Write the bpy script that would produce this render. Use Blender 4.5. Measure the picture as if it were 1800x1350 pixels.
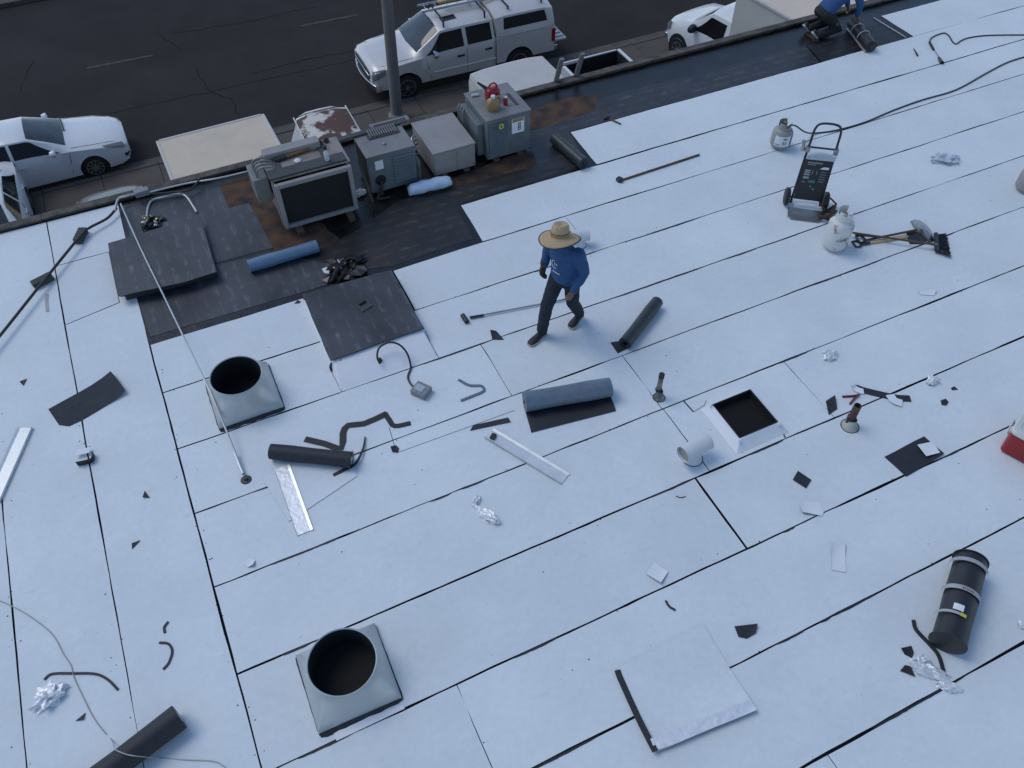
import bpy, bmesh, math, random
import numpy as np
from mathutils import Vector, Matrix, noise as mnoise

for o in list(bpy.data.objects):
    bpy.data.objects.remove(o)
sc = bpy.context.scene
col = sc.collection
R = math.radians
PI = math.pi
rnd = random.Random(7)

# ------------------------------------------------------------------ camera
CH = 7.4                      # metres above the roof
FPX = 1450.0                  # focal length in pixels of the 1800 px wide photograph
YAW, PIT = R(25.42), R(50.27)
cam = bpy.data.cameras.new('camera')
camo = bpy.data.objects.new('camera', cam)
col.objects.link(camo)
cam.sensor_width = 36.0
cam.lens = FPX / 1800 * 36
cam.clip_end = 500
camo.location = (0, 0, CH)
camo.rotation_euler = (R(90) - PIT, 0, -YAW)
sc.camera = camo

# ------------------------------------------------------------------ light (overcast day)
w = bpy.data.worlds.new('World')
sc.world = w
w.use_nodes = True
nt = w.node_tree
bg = nt.nodes['Background']
sky = nt.nodes.new('ShaderNodeTexSky')
sky.sky_type = 'NISHITA'
sky.sun_disc = False
SUN_EL, SUN_AZ = R(55), R(-40)       # azimuth measured from +y towards +x
sky.sun_elevation = SUN_EL
sky.sun_rotation = SUN_AZ
sky.air_density = 1.0
sky.dust_density = 0.3
sky.ozone_density = 2.0
nt.links.new(sky.outputs[0], bg.inputs[0])
bg.inputs[1].default_value = 0.145
sun = bpy.data.lights.new('sun', 'SUN')
sun.energy = 0.95
sun.angle = R(32)
sun.color = (1.0, 0.96, 0.9)
suno = bpy.data.objects.new('sun', sun)
col.objects.link(suno)
sd = Vector((math.sin(SUN_AZ) * math.cos(SUN_EL), math.cos(SUN_AZ) * math.cos(SUN_EL), math.sin(SUN_EL)))
suno.rotation_euler = sd.to_track_quat('Z', 'Y').to_euler()
suno.location = sd * 40
sc.view_settings.view_transform = 'Standard'
sc.view_settings.look = 'None'
sc.view_settings.gamma = 1
sc.view_settings.exposure = 0.10
sc.render.resolution_x, sc.render.resolution_y = 1024, 768

# ------------------------------------------------------------------ pixel -> place
_f = Vector((math.sin(YAW) * math.cos(PIT), math.cos(YAW) * math.cos(PIT), -math.sin(PIT)))
_r = Vector((math.cos(YAW), -math.sin(YAW), 0))
_d = _f.cross(_r)
def P(x, y, z=0.0):
    """the point at height z seen at pixel (x, y) of the photograph"""
    d = _r * ((x - 900) / FPX) + _d * ((y - 675) / FPX) + _f
    t = (z - CH) / d.z
    return Vector((0, 0, CH)) + d * t

# ------------------------------------------------------------------ materials
M = {}
def _n(t, k, **kw):
    n = t.nodes.new(k)
    for a, b in kw.items():
        setattr(n, a, b)
    return n
def mat(name, c, rough=.6, metal=0.0, var=.12, scale=6.0, bump=0.0, bscale=60.0, coat=0.0, c2=None, c2amt=.5, c2scale=3.0, c2soft=.1, spec=.5, alpha=1.0, rvar=.1, stretch=None):
    m = bpy.data.materials.new(name)
    m.use_nodes = True
    t = m.node_tree
    b = t.nodes['Principled BSDF']
    b.inputs['Roughness'].default_value = rough
    b.inputs['Metallic'].default_value = metal
    b.inputs['Specular IOR Level'].default_value = spec
    if coat:
        b.inputs['Coat Weight'].default_value = coat
        b.inputs['Coat Roughness'].default_value = .08
    tc = _n(t, 'ShaderNodeTexCoord')
    co = tc.outputs['Object']
    if stretch:
        mp = _n(t, 'ShaderNodeMapping')
        mp.inputs['Scale'].default_value = stretch
        t.links.new(co, mp.inputs[0])
        co = mp.outputs[0]
    no = _n(t, 'ShaderNodeTexNoise')
    no.inputs['Scale'].default_value = scale
    no.inputs['Detail'].default_value = 6
    no.inputs['Roughness'].default_value = .65
    t.links.new(co, no.inputs['Vector'])
    mr = _n(t, 'ShaderNodeMapRange')
    mr.inputs[1].default_value, mr.inputs[2].default_value = .25, .75
    mr.inputs[3].default_value, mr.inputs[4].default_value = 1 - var, 1 + var
    t.links.new(no.outputs[0], mr.inputs[0])
    base = None
    if c2:
        n2 = _n(t, 'ShaderNodeTexNoise')
        n2.inputs['Scale'].default_value = c2scale
        n2.inputs['Detail'].default_value = 8
        n2.inputs['Roughness'].default_value = .62
        t.links.new(co, n2.inputs['Vector'])
        rp = _n(t, 'ShaderNodeMapRange')
        rp.inputs[1].default_value, rp.inputs[2].default_value = 1 - c2amt - c2soft, 1 - c2amt + c2soft
        t.links.new(n2.outputs[0], rp.inputs[0])
        mx = _n(t, 'ShaderNodeMix', data_type='RGBA')
        mx.inputs[6].default_value = (*c, 1)
        mx.inputs[7].default_value = (*c2, 1)
        t.links.new(rp.outputs[0], mx.inputs[0])
        base = mx.outputs[2]
    mul = _n(t, 'ShaderNodeMix', data_type='RGBA', blend_type='MULTIPLY')
    mul.inputs[0].default_value = 1
    if base:
        t.links.new(base, mul.inputs[6])
    else:
        mul.inputs[6].default_value = (*c, 1)
    t.links.new(mr.outputs[0], mul.inputs[7])
    t.links.new(mul.outputs[2], b.inputs['Base Color'])
    if rvar:
        rr = _n(t, 'ShaderNodeMapRange')
        rr.inputs[3].default_value, rr.inputs[4].default_value = max(0.02, rough - rvar), min(1, rough + rvar)
        t.links.new(no.outputs[0], rr.inputs[0])
        t.links.new(rr.outputs[0], b.inputs['Roughness'])
    if bump:
        nb = _n(t, 'ShaderNodeTexNoise')
        nb.inputs['Scale'].default_value = bscale
        nb.inputs['Detail'].default_value = 4
        t.links.new(co, nb.inputs['Vector'])
        bp = _n(t, 'ShaderNodeBump')
        bp.inputs['Strength'].default_value = bump
        bp.inputs['Distance'].default_value = .02
        t.links.new(nb.outputs[0], bp.inputs['Height'])
        t.links.new(bp.outputs[0], b.inputs['Normal'])
    M[name] = m
    return m

mat('black_membrane', (.017, .0195, .025), .62, var=.35, scale=9, bump=.15, bscale=90)
mat('black_mastic', (.0075, .0068, .006), .30, var=.5, scale=4, bump=.2, bscale=25, rvar=.2, c2=(.015, .0145, .0145), c2amt=.42, c2scale=2.5)
mat('bare_deck', (.105, .050, .024), .9, var=.5, scale=10, bump=.5, bscale=40, c2=(.02, .018, .017), c2amt=.47, c2scale=5)
mat('rubber', (.014, .014, .015), .55, var=.2)
mat('dark_plastic', (.02, .021, .024), .42, var=.15)
mat('blue_film', (.115, .195, .29), .34, var=.12, scale=14, bump=.12, bscale=30)
mat('grey_film', (.125, .165, .21), .36, var=.18, scale=14, bump=.12, bscale=30)
mat('green_black', (.028, .036, .038), .42, var=.35, scale=11, bump=.12, bscale=30)
mat('galvanised', (.50, .53, .53), .34, metal=.55, var=.1, scale=5, bump=.07, bscale=7, c2=(.43, .46, .46), c2amt=.45, c2scale=2.5, c2soft=.2)
mat('hole_shade', (.011, .0112, .0115), .9, var=.3)  # near-black colour standing in for the darkness deep inside openings
mat('duct_dark', (.05, .052, .055), .6, var=.3, scale=8)
mat('seam_black', (.006, .007, .010), .85, var=.3, spec=.1)
mat('tar_paper', (.036, .040, .049), .7, var=.25, scale=8, bump=.1, spec=.2)
mat('pit_shade', (.004, .004, .004), .95, var=.3)  # shade of the open curb's hole, put into the colour
mat('crack_tar', (.019, .0168, .016), .9, var=.3, spec=.05)
mat('weathered_trim', (.10, .085, .068), .8, var=.4, scale=8, bump=.5, bscale=40, c2=(.04, .037, .03), c2amt=.48, c2scale=5)
mat('stucco', (.32, .31, .29), .9, var=.12, scale=5, bump=.3)
mat('asphalt', (.0295, .0262, .0252), .85, var=.25, scale=.7, bump=.3, bscale=120, c2=(.0365, .0325, .0312), c2amt=.5, c2scale=.25, spec=.12)
mat('lot_asphalt', (.020, .017, .0145), .88, var=.3, scale=1.2, bump=.3, bscale=120, c2=(.027, .023, .020), c2amt=.45, c2scale=.5, spec=.15)
mat('concrete', (.085, .073, .060), .85, var=.2, scale=2.5, bump=.25, bscale=70, c2=(.06, .052, .044), c2amt=.46, c2scale=1.2)
mat('concrete_pole', (.19, .175, .16), .8, var=.14, scale=5, bump=.2)
mat('yellow_paint', (.095, .070, .022), .8, var=.3, scale=6, c2=(.036, .03, .021), c2amt=.55, c2scale=7)
mat('white_paint', (.70, .70, .69), .38, var=.05, coat=.5, rvar=.04)
mat('silver_paint', (.60, .57, .53), .32, metal=.12, var=.05, coat=.5, rvar=.04)
mat('grey_paint', (.20, .185, .17), .4, metal=.2, var=.06, coat=.4, rvar=.04)
mat('panel_white', (.55, .52, .48), .5, var=.07, scale=2, rvar=.06)
mat('panel_beige', (.60, .50, .37), .6, var=.07, scale=2.5, c2=(.53, .45, .34), c2amt=.4, c2scale=1.5)
mat('panel_grey', (.52, .49, .45), .55, var=.05, scale=2)
mat('panel_pale', (.68, .56, .44), .6, var=.06, scale=2)
mat('rusty_roof', (.60, .56, .50), .7, var=.15, c2=(.085, .036, .024), c2amt=.53, c2scale=1.7, c2soft=.03, bump=.3, bscale=30)
mat('car_glass', (.010, .011, .012), .08, var=.1, rvar=.02, spec=.32)
mat('wind_glass', (.045, .055, .058), .06, var=.5, scale=2.0, rvar=.02, spec=.5)
mat('chrome', (.6, .61, .62), .15, metal=1, var=.05, rvar=.04)
mat('lamp_glass', (.20, .20, .20), .12, var=.2, scale=30, rvar=.03)
mat('red_lens', (.30, .012, .015), .2, var=.15)
mat('steel', (.34, .35, .36), .38, metal=.8, var=.2)
mat('aluminium', (.52, .54, .56), .35, metal=.7, var=.12)
mat('hvac_grey', (.205, .20, .195), .5, var=.12, scale=4, c2=(.16, .157, .15), c2amt=.42, c2scale=3)
mat('hvac_blue', (.135, .158, .165), .5, var=.12, scale=4, c2=(.10, .117, .123), c2amt=.42, c2scale=3)
mat('hvac_tan', (.285, .268, .257), .55, var=.06, scale=3, c2=(.235, .22, .207), c2amt=.44, c2scale=2.5)
mat('hvac_tan_top', (.26, .235, .21), .65, var=.12, scale=5, c2=(.16, .115, .085), c2amt=.44, c2scale=3.5)
mat('hvac_dark', (.045, .048, .048), .6, var=.2)
mat('filter_gap_black', (.008, .009, .010), .75, var=.3, bump=.2, bscale=80)  # black filter and bed liner; also paints shade into louver gaps
mat('wood', (.10, .066, .036), .75, var=.3, scale=5, stretch=(1, 12, 12), bump=.2)
mat('pale_wood', (.55, .37, .18), .7, var=.15, scale=5, stretch=(1, 10, 10))
mat('brown_handle', (.085, .05, .032), .55, var=.25)
mat('red_plastic', (.30, .012, .018), .38, var=.1, c2=(.22, .012, .016), c2amt=.4)
mat('brown_plastic', (.30, .19, .085), .5, var=.2)
mat('white_plastic', (.62, .63, .61), .45, var=.06)
mat('cooler_white', (.60, .61, .57), .5, var=.08, c2=(.5, .5, .46), c2amt=.42)
mat('label_white', (.72, .73, .74), .55, var=.04)
mat('label_blue', (.03, .09, .32), .5, var=.1)
mat('label_green', (.16, .24, .17), .5, var=.1)
mat('label_yellow', (.50, .52, .06), .5, var=.1)
mat('print_black', (.02, .02, .022), .6, var=.2)
mat('print_grey', (.30, .31, .32), .6, var=.2)
mat('print_teal', (.05, .2, .25), .5, var=.2)
mat('tank_grey', (.29, .28, .27), .5, var=.1, scale=5, c2=(.27, .265, .26), c2amt=.38, c2scale=6)
mat('tank_white', (.62, .61, .59), .55, var=.1, scale=6, c2=(.16, .13, .10), c2amt=.40, c2scale=8, c2soft=.05)
mat('brass', (.35, .25, .12), .4, metal=.9, var=.2)
mat('foil', (.76, .77, .77), .42, metal=.5, var=.12, scale=20, bump=.35, bscale=45)
mat('foil_white', (.80, .81, .81), .38, metal=.35, var=.12, scale=14, bump=.25, bscale=22)
mat('strip_white', (.68, .71, .71), .33, metal=.25, var=.1, scale=5, bump=.1, bscale=10)
mat('clear_wrap', (.50, .55, .60), .18, var=.2, scale=15, bump=.3, bscale=40)
mat('straw', (.47, .345, .20), .8, var=.3, scale=60, bump=.5, bscale=150)
mat('blue_cloth', (.022, .072, .185), .85, var=.18, scale=7, bump=.35, bscale=14)
mat('denim', (.011, .016, .026), .85, var=.35, scale=6, bump=.4, bscale=14)
mat('black_cloth', (.012, .012, .013), .85, var=.3, scale=6, bump=.4, bscale=14)
mat('skin', (.20, .10, .065), .55, var=.1)
mat('hair', (.012, .010, .009), .6, var=.2)
mat('glove', (.05, .03, .02), .7, var=.3)
mat('shoe', (.010, .010, .011), .6, var=.2)
mat('shoe_sole', (.42, .36, .32), .6, var=.15)
mat('sack', (.50, .60, .74), .5, var=.08, scale=5, bump=.4, bscale=9)
mat('tape_grey', (.34, .35, .35), .45, var=.2)
mat('rust_pipe', (.085, .045, .035), .8, var=.35, scale=14, bump=.3, c2=(.20, .19, .18), c2amt=.38, c2scale=6)
mat('old_pipe', (.12, .12, .115), .6, var=.3, scale=12, c2=(.3, .3, .29), c2amt=.42, c2scale=9)
mat('sealant', (.42, .42, .36), .7, var=.2, scale=20, c2=(.1, .1, .08), c2amt=.4, c2scale=12)
mat('vent_white', (.60, .62, .64), .45, var=.07, scale=6)
mat('white_scrap', (.74, .755, .77), .55, var=.04, scale=6)
mat('conduit', (.46, .47, .47), .4, metal=.6, var=.15)
mat('cable_black', (.018, .02, .023), .5, var=.2)
mat('box_grey', (.22, .235, .245), .55, var=.1)
mat('grass', (.04, .05, .02), .9, var=.4, scale=14, bump=.6)
mat('block', (.055, .055, .045), .85, var=.3, scale=12, bump=.3)
mat('red_tool', (.16, .02, .03), .4, var=.1)
mat('dull_orange', (.22, .10, .035), .8, var=.4, scale=8)

def white_membrane():
    m = bpy.data.materials.new('white_membrane')
    m.use_nodes = True
    t = m.node_tree
    b = t.nodes['Principled BSDF']
    b.inputs['Roughness'].default_value = .6
    b.inputs['Specular IOR Level'].default_value = .35
    tc = _n(t, 'ShaderNodeTexCoord')
    oi = _n(t, 'ShaderNodeObjectInfo')
    def noise(s, d=4, r=.6, stretch=None):
        n = _n(t, 'ShaderNodeTexNoise')
        n.inputs['Scale'].default_value = s
        n.inputs['Detail'].default_value = d
        n.inputs['Roughness'].default_value = r
        v = tc.outputs['Object']
        if stretch:
            mp = _n(t, 'ShaderNodeMapping')
            mp.inputs['Scale'].default_value = stretch
            t.links.new(v, mp.inputs[0])
            v = mp.outputs[0]
        t.links.new(v, n.inputs['Vector'])
        return n.outputs[0]
    def rng(v, a, b_, c, d):
        n = _n(t, 'ShaderNodeMapRange')
        for i, x in enumerate((a, b_, c, d)):
            n.inputs[i + 1].default_value = x
        t.links.new(v, n.inputs[0])
        return n.outputs[0]
    def mulf(x, y):
        n = _n(t, 'ShaderNodeMath', operation='MULTIPLY')
        t.links.new(x, n.inputs[0])
        t.links.new(y, n.inputs[1])
        return n.outputs[0]
    f = mulf(rng(noise(.9, 5), .3, .7, .93, 1.04), rng(noise(14, 5, .7), .3, .7, .955, 1.03))
    f = mulf(f, rng(oi.outputs['Random'], 0, 1, .955, 1.02))
    f = mulf(f, rng(noise(300, 2, .5), .3, .7, .97, 1.03))
    # faint scuffs and boot dirt with shapes of their own
    f = mulf(f, rng(noise(3.2, 8, .75, (1, 2.6, 1)), .60, .74, 1.0, .84))
    f = mulf(f, rng(noise(26, 3, .5), .72, .76, 1.0, .70))
    mx = _n(t, 'ShaderNodeMix', data_type='RGBA', blend_type='MULTIPLY')
    mx.inputs[0].default_value = 1
    mx.inputs[6].default_value = (.69, .733, .737, 1)
    t.links.new(f, mx.inputs[7])
    t.links.new(mx.outputs[2], b.inputs['Base Color'])
    bp = _n(t, 'ShaderNodeBump')
    bp.inputs['Strength'].default_value = .28
    bp.inputs['Distance'].default_value = .03
    t.links.new(noise(2.2, 4, .55), bp.inputs['Height'])
    b2 = _n(t, 'ShaderNodeBump')
    b2.inputs['Strength'].default_value = .12
    b2.inputs['Distance'].default_value = .004
    t.links.new(noise(120, 2), b2.inputs['Height'])
    t.links.new(bp.outputs[0], b2.inputs['Normal'])
    t.links.new(b2.outputs[0], b.inputs['Normal'])
    M['white_membrane'] = m
white_membrane()

def underlay(name, rot, c=(.0325, .0355, .0425), dash=(.105, .112, .125)):
    """black underlayment with faint rows of worn print"""
    m = bpy.data.materials.new(name)
    m.use_nodes = True
    t = m.node_tree
    b = t.nodes['Principled BSDF']
    b.inputs['Roughness'].default_value = .55
    tc = _n(t, 'ShaderNodeTexCoord')
    mp = _n(t, 'ShaderNodeMapping')
    mp.inputs['Rotation'].default_value = (0, 0, rot)
    t.links.new(tc.outputs['Object'], mp.inputs[0])
    wob = _n(t, 'ShaderNodeTexNoise')
    wob.inputs['Scale'].default_value = 9
    t.links.new(mp.outputs[0], wob.inputs['Vector'])
    ad = _n(t, 'ShaderNodeMix', data_type='RGBA', blend_type='LINEAR_LIGHT')
    ad.inputs[0].default_value = .05
    t.links.new(mp.outputs[0], ad.inputs[6])
    t.links.new(wob.outputs[1], ad.inputs[7])
    br = _n(t, 'ShaderNodeTexBrick')
    br.offset = .37
    br.inputs['Scale'].default_value = 1
    br.inputs['Mortar Size'].default_value = .062
    br.inputs['Mortar Smooth'].default_value = .25
    br.inputs['Brick Width'].default_value = .41
    br.inputs['Row Height'].default_value = .162
    br.inputs['Color1'].default_value = (1, 1, 1, 1)
    br.inputs['Color2'].default_value = (.35, .35, .35, 1)
    br.inputs['Mortar'].default_value = (0, 0, 0, 1)
    t.links.new(ad.outputs[2], br.inputs['Vector'])
    wn = _n(t, 'ShaderNodeTexNoise')
    wn.inputs['Scale'].default_value = 30
    wn.inputs['Detail'].default_value = 5
    mp2 = _n(t, 'ShaderNodeMapping')
    mp2.inputs['Scale'].default_value = (.22, 1, 1)
    t.links.new(mp.outputs[0], mp2.inputs[0])
    t.links.new(mp2.outputs[0], wn.inputs['Vector'])
    r1 = _n(t, 'ShaderNodeMapRange')
    r1.inputs[1].default_value, r1.inputs[2].default_value = .40, .75
    t.links.new(wn.outputs[0], r1.inputs[0])
    mm = _n(t, 'ShaderNodeMath', operation='MULTIPLY')
    t.links.new(br.outputs[0], mm.inputs[0])
    t.links.new(r1.outputs[0], mm.inputs[1])
    wn2 = _n(t, 'ShaderNodeTexNoise')
    wn2.inputs['Scale'].default_value = 1.6
    wn2.inputs['Detail'].default_value = 6
    t.links.new(mp.outputs[0], wn2.inputs['Vector'])
    r2 = _n(t, 'ShaderNodeMapRange')
    r2.inputs[1].default_value, r2.inputs[2].default_value, r2.inputs[3].default_value, r2.inputs[4].default_value = .3, .7, .5, 1.7  # broad tone noise in the colour also imitates patchy sheen
    t.links.new(wn2.outputs[0], r2.inputs[0])
    mx = _n(t, 'ShaderNodeMix', data_type='RGBA')
    mx.inputs[6].default_value = (*c, 1)
    mx.inputs[7].default_value = (*dash, 1)
    t.links.new(mm.outputs[0], mx.inputs[0])
    m2 = _n(t, 'ShaderNodeMix', data_type='RGBA', blend_type='MULTIPLY')
    m2.inputs[0].default_value = 1
    t.links.new(mx.outputs[2], m2.inputs[6])
    t.links.new(r2.outputs[0], m2.inputs[7])
    t.links.new(m2.outputs[2], b.inputs['Base Color'])
    r3 = _n(t, 'ShaderNodeMapRange')
    r3.inputs[3].default_value, r3.inputs[4].default_value = .24, .72
    t.links.new(wn2.outputs[0], r3.inputs[0])
    t.links.new(r3.outputs[0], b.inputs['Roughness'])
    M[name] = m
underlay('underlay_y', PI / 2)
underlay('underlay_x', 0.0, (.025, .026, .029), (.095, .098, .102))
underlay('underlay_dark', 0.0, (.0115, .0112, .0115), (.062, .062, .064))

# ------------------------------------------------------------------ mesh tools
def V(*a):
    return Vector(a)
def wloc(o):
    v = Vector((0, 0, 0))
    while o:
        v += o.location
        o = o.parent
    return v
def crom(pts, k=6):
    pts = [Vector(p) for p in pts]
    if len(pts) < 3:
        return pts
    out = []
    q = [pts[0] * 2 - pts[1]] + pts + [pts[-1] * 2 - pts[-2]]
    for i in range(1, len(q) - 2):
        a, b, c, d = q[i - 1], q[i], q[i + 1], q[i + 2]
        for j in range(k):
            t = j / k
            out.append(.5 * ((2 * b) + (c - a) * t + (2 * a - 5 * b + 4 * c - d) * t * t + (3 * b - a - 3 * c + d) * t ** 3))
    out.append(pts[-1])
    return out
class MB:
    def __init__(s):
        s.v, s.f, s.m = [], [], []
    def add(s, vs, fs, mi=0, X=None):
        o = len(s.v)
        s.v += [tuple(X @ Vector(v)) if X else tuple(v) for v in vs]
        s.f += [tuple(i + o for i in f) for f in fs]
        s.m += [mi] * len(fs)
        return s
    def box(s, c, d, rz=0.0, X=None, mi=0):
        hx, hy, hz = d[0] / 2, d[1] / 2, d[2] / 2
        T = Matrix.Translation(Vector(c)) @ Matrix.Rotation(rz, 4, 'Z')
        if X is not None:
            T = X @ T
        vs = [(x, y, z) for x in (-hx, hx) for y in (-hy, hy) for z in (-hz, hz)]
        return s.add(vs, [(0, 1, 3, 2), (4, 6, 7, 5), (0, 4, 5, 1), (2, 3, 7, 6), (0, 2, 6, 4), (1, 5, 7, 3)], mi, T)
    def bb(s, x0, x1, y0, y1, z0, z1, mi=0, X=None):
        return s.box(((x0 + x1) / 2, (y0 + y1) / 2, (z0 + z1) / 2), (x1 - x0, y1 - y0, z1 - z0), X=X, mi=mi)
    def prism(s, poly, z0, z1, mi=0, mside=None, zt=None):
        poly = [(p[0], p[1]) for p in poly]
        a = sum(poly[i][0] * poly[(i + 1) % len(poly)][1] - poly[(i + 1) % len(poly)][0] * poly[i][1] for i in range(len(poly)))
        if a < 0:
            poly = poly[::-1]
        n = len(poly)
        vs = [(x, y, z0) for x, y in poly] + [(x, y, z1) for x, y in poly]
        s.add(vs, [tuple(range(n, 2 * n)), tuple(range(n - 1, -1, -1))], mi)
        o = len(s.v) - 2 * n
        for i in range(n):
            j = (i + 1) % n
            s.f.append((o + i, o + j, o + n + j, o + n + i))
            s.m.append(mi if mside is None else mside)
        return s
    def tube(s, path, r, n=8, mi=0, caps=True, sm=0, flat=1.0, up=None):
        path = crom(path, sm) if sm else [Vector(p) for p in path]
        k = len(path)
        rr = [r] * k if not hasattr(r, '__len__') else [r[min(len(r) - 1, int(i * (len(r) - 1) / max(1, k - 1)))] + (r[min(len(r) - 1, int(i * (len(r) - 1) / max(1, k - 1)) + 1)] - r[min(len(r) - 1, int(i * (len(r) - 1) / max(1, k - 1)))]) * ((i * (len(r) - 1) / max(1, k - 1)) % 1) for i in range(k)]
        up0 = Vector(up) if up else None
        o = len(s.v)
        prev = None
        for i in range(k):
            t = (path[min(i + 1, k - 1)] - path[max(i - 1, 0)])
            t = t.normalized() if t.length > 1e-9 else Vector((0, 0, 1))
            ref = up0 or prev or (Vector((0, 0, 1)) if abs(t.z) < .9 else Vector((1, 0, 0)))
            a = t.cross(ref)
            if a.length < 1e-6:
                a = t.cross(Vector((1, .3, 0)))
            a.normalize()
            b = a.cross(t).normalized()
            prev = b
            for j in range(n):
                th = 2 * PI * j / n
                s.v.append(tuple(path[i] + a * math.cos(th) * rr[i] + b * math.sin(th) * rr[i] * flat))
        for i in range(k - 1):
            for j in range(n):
                j2 = (j + 1) % n
                s.f.append((o + i * n + j, o + i * n + j2, o + (i + 1) * n + j2, o + (i + 1) * n + j))
                s.m.append(mi)
        if caps:
            s.f.append(tuple(o + j for j in range(n - 1, -1, -1)))
            s.f.append(tuple(o + (k - 1) * n + j for j in range(n)))
            s.m += [mi, mi]
        return s
    def limb(s, path, radii, n=12):
        """tapered limb with rounded ends"""
        pts = [Vector(p) for p in path]
        P2, R2 = [], []
        d0 = (pts[0] - pts[1]).normalized()
        d1 = (pts[-1] - pts[-2]).normalized()
        for a in (80, 55, 28):
            P2.append(pts[0] + d0 * radii[0] * math.sin(R(a)))
            R2.append(radii[0] * math.cos(R(a)))
        P2 += pts
        R2 += list(radii)
        for a in (28, 55, 80):
            P2.append(pts[-1] + d1 * radii[-1] * math.sin(R(a)))
            R2.append(radii[-1] * math.cos(R(a)))
        o = len(s.v)
        k = len(P2)
        prev = None
        for i in range(k):
            t = (P2[min(i + 1, k - 1)] - P2[max(i - 1, 0)]).normalized()
            ref = prev or (Vector((0, 0, 1)) if abs(t.z) < .9 else Vector((1, 0, 0)))
            a = t.cross(ref).normalized()
            b = a.cross(t).normalized()
            prev = b
            for j in range(n):
                th = 2 * PI * j / n
                s.v.append(tuple(P2[i] + (a * math.cos(th) + b * math.sin(th)) * R2[i]))
        for i in range(k - 1):
            for j in range(n):
                j2 = (j + 1) % n
                s.f.append((o + i * n + j, o + i * n + j2, o + (i + 1) * n + j2, o + (i + 1) * n + j))
                s.m.append(0)
        s.f.append(tuple(o + j for j in range(n - 1, -1, -1)))
        s.f.append(tuple(o + (k - 1) * n + j for j in range(n)))
        s.m += [0, 0]
        return s
    def loft(s, rings, mi=0, caps=True, closed=True):
        n = len(rings[0])
        o = len(s.v)
        for r in rings:
            s.v += [tuple(p) for p in r]
        for i in range(len(rings) - 1):
            for j in range(n if closed else n - 1):
                j2 = (j + 1) % n
                s.f.append((o + i * n + j, o + i * n + j2, o + (i + 1) * n + j2, o + (i + 1) * n + j))
                s.m.append(mi)
        if caps:
            s.f.append(tuple(o + j for j in range(n - 1, -1, -1)))
            s.f.append(tuple(o + (len(rings) - 1) * n + j for j in range(n)))
            s.m += [mi, mi]
        return s
    def lathe(s, prof, n=24, c=(0, 0, 0), X=None, mi=0, caps=True):
        T = Matrix.Translation(Vector(c))
        if X is not None:
            T = T @ X
        rings = [[T @ Vector((r * math.cos(2 * PI * j / n), r * math.sin(2 * PI * j / n), z)) for j in range(n)] for r, z in prof]
        return s.loft(rings, mi, caps)
    def ribbon(s, path, width, th=.004, mi=0, wdir=None, sm=0):
        """strip: path of points, width vector field horizontal across unless wdir given"""
        pts = crom(path, sm) if sm else [Vector(p) for p in path]
        k = len(pts)
        rings = []
        for i in range(k):
            t = (pts[min(i + 1, k - 1)] - pts[max(i - 1, 0)]).normalized()
            if wdir is None:
                a = Vector((-t.y, t.x, 0)).normalized()
            else:
                wd = wdir[min(len(wdir) - 1, int(i * len(wdir) / k))] if isinstance(wdir, list) else wdir
                a = Vector(wd).normalized()
            nn = a.cross(t).normalized()
            if nn.z < 0:
                nn = -nn
            ww = width if not hasattr(width, '__len__') else width[0] + (width[1] - width[0]) * i / (k - 1)
            h = a * ww / 2
            rings.append([pts[i] - h, pts[i] + h, pts[i] + h + nn * th, pts[i] - h + nn * th])
        return s.loft(rings, mi)
    def build(s, name, mats, parent=None, smooth=True, angle=38, bevel=0, local=False, origin=None):
        if isinstance(mats, str):
            mats = [mats]
        me = bpy.data.meshes.new(name)
        if parent is not None:
            off = Vector((0, 0, 0)) if local else wloc(parent)
        elif origin is not None:
            off = Vector(origin)
        else:
            a = np.array(s.v)
            off = Vector(((a[:, 0].min() + a[:, 0].max()) / 2, (a[:, 1].min() + a[:, 1].max()) / 2, a[:, 2].min()))
        me.from_pydata([(v[0] - off.x, v[1] - off.y, v[2] - off.z) for v in s.v], [], s.f)
        for m in mats:
            me.materials.append(M[m])
        if len(mats) > 1:
            me.polygons.foreach_set('material_index', s.m)
        bm = bmesh.new()
        bm.from_mesh(me)
        bmesh.ops.recalc_face_normals(bm, faces=bm.faces)
        bm.to_mesh(me)
        bm.free()
        if smooth:
            me.polygons.foreach_set('use_smooth', [True] * len(me.polygons))
            me.set_sharp_from_angle(angle=R(angle))
        me.update()
        o = bpy.data.objects.new(name, me)
        col.objects.link(o)
        if parent is not None:
            o.parent = parent
        else:
            o.location = off
        if bevel:
            b = o.modifiers.new('bevel', 'BEVEL')
            b.width = bevel
            b.segments = 2
            b.limit_method = 'ANGLE'
            b.angle_limit = R(40)
        return o
def tag(o, label, cat, group=None):
    o['label'] = label
    o['category'] = cat
    if group:
        o['group'] = group
    return o
def struct(o):
    o['kind'] = 'structure'
    return o
def thing(name, label, cat, loc=(0, 0, 0), rz=0.0, group=None):
    o = bpy.data.objects.new(name, None)
    o.empty_display_size = .1
    col.objects.link(o)
    o.location = loc
    o.rotation_euler = (0, 0, rz)
    return tag(o, label, cat, group)
def remesh(o, voxel, smooth_it=4):
    m = o.modifiers.new('fuse', 'REMESH')
    m.mode = 'VOXEL'
    m.voxel_size = voxel
    m.use_smooth_shade = True
    if smooth_it:
        s = o.modifiers.new('soft', 'SMOOTH')
        s.iterations = smooth_it
        s.factor = .5
    return o

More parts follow.
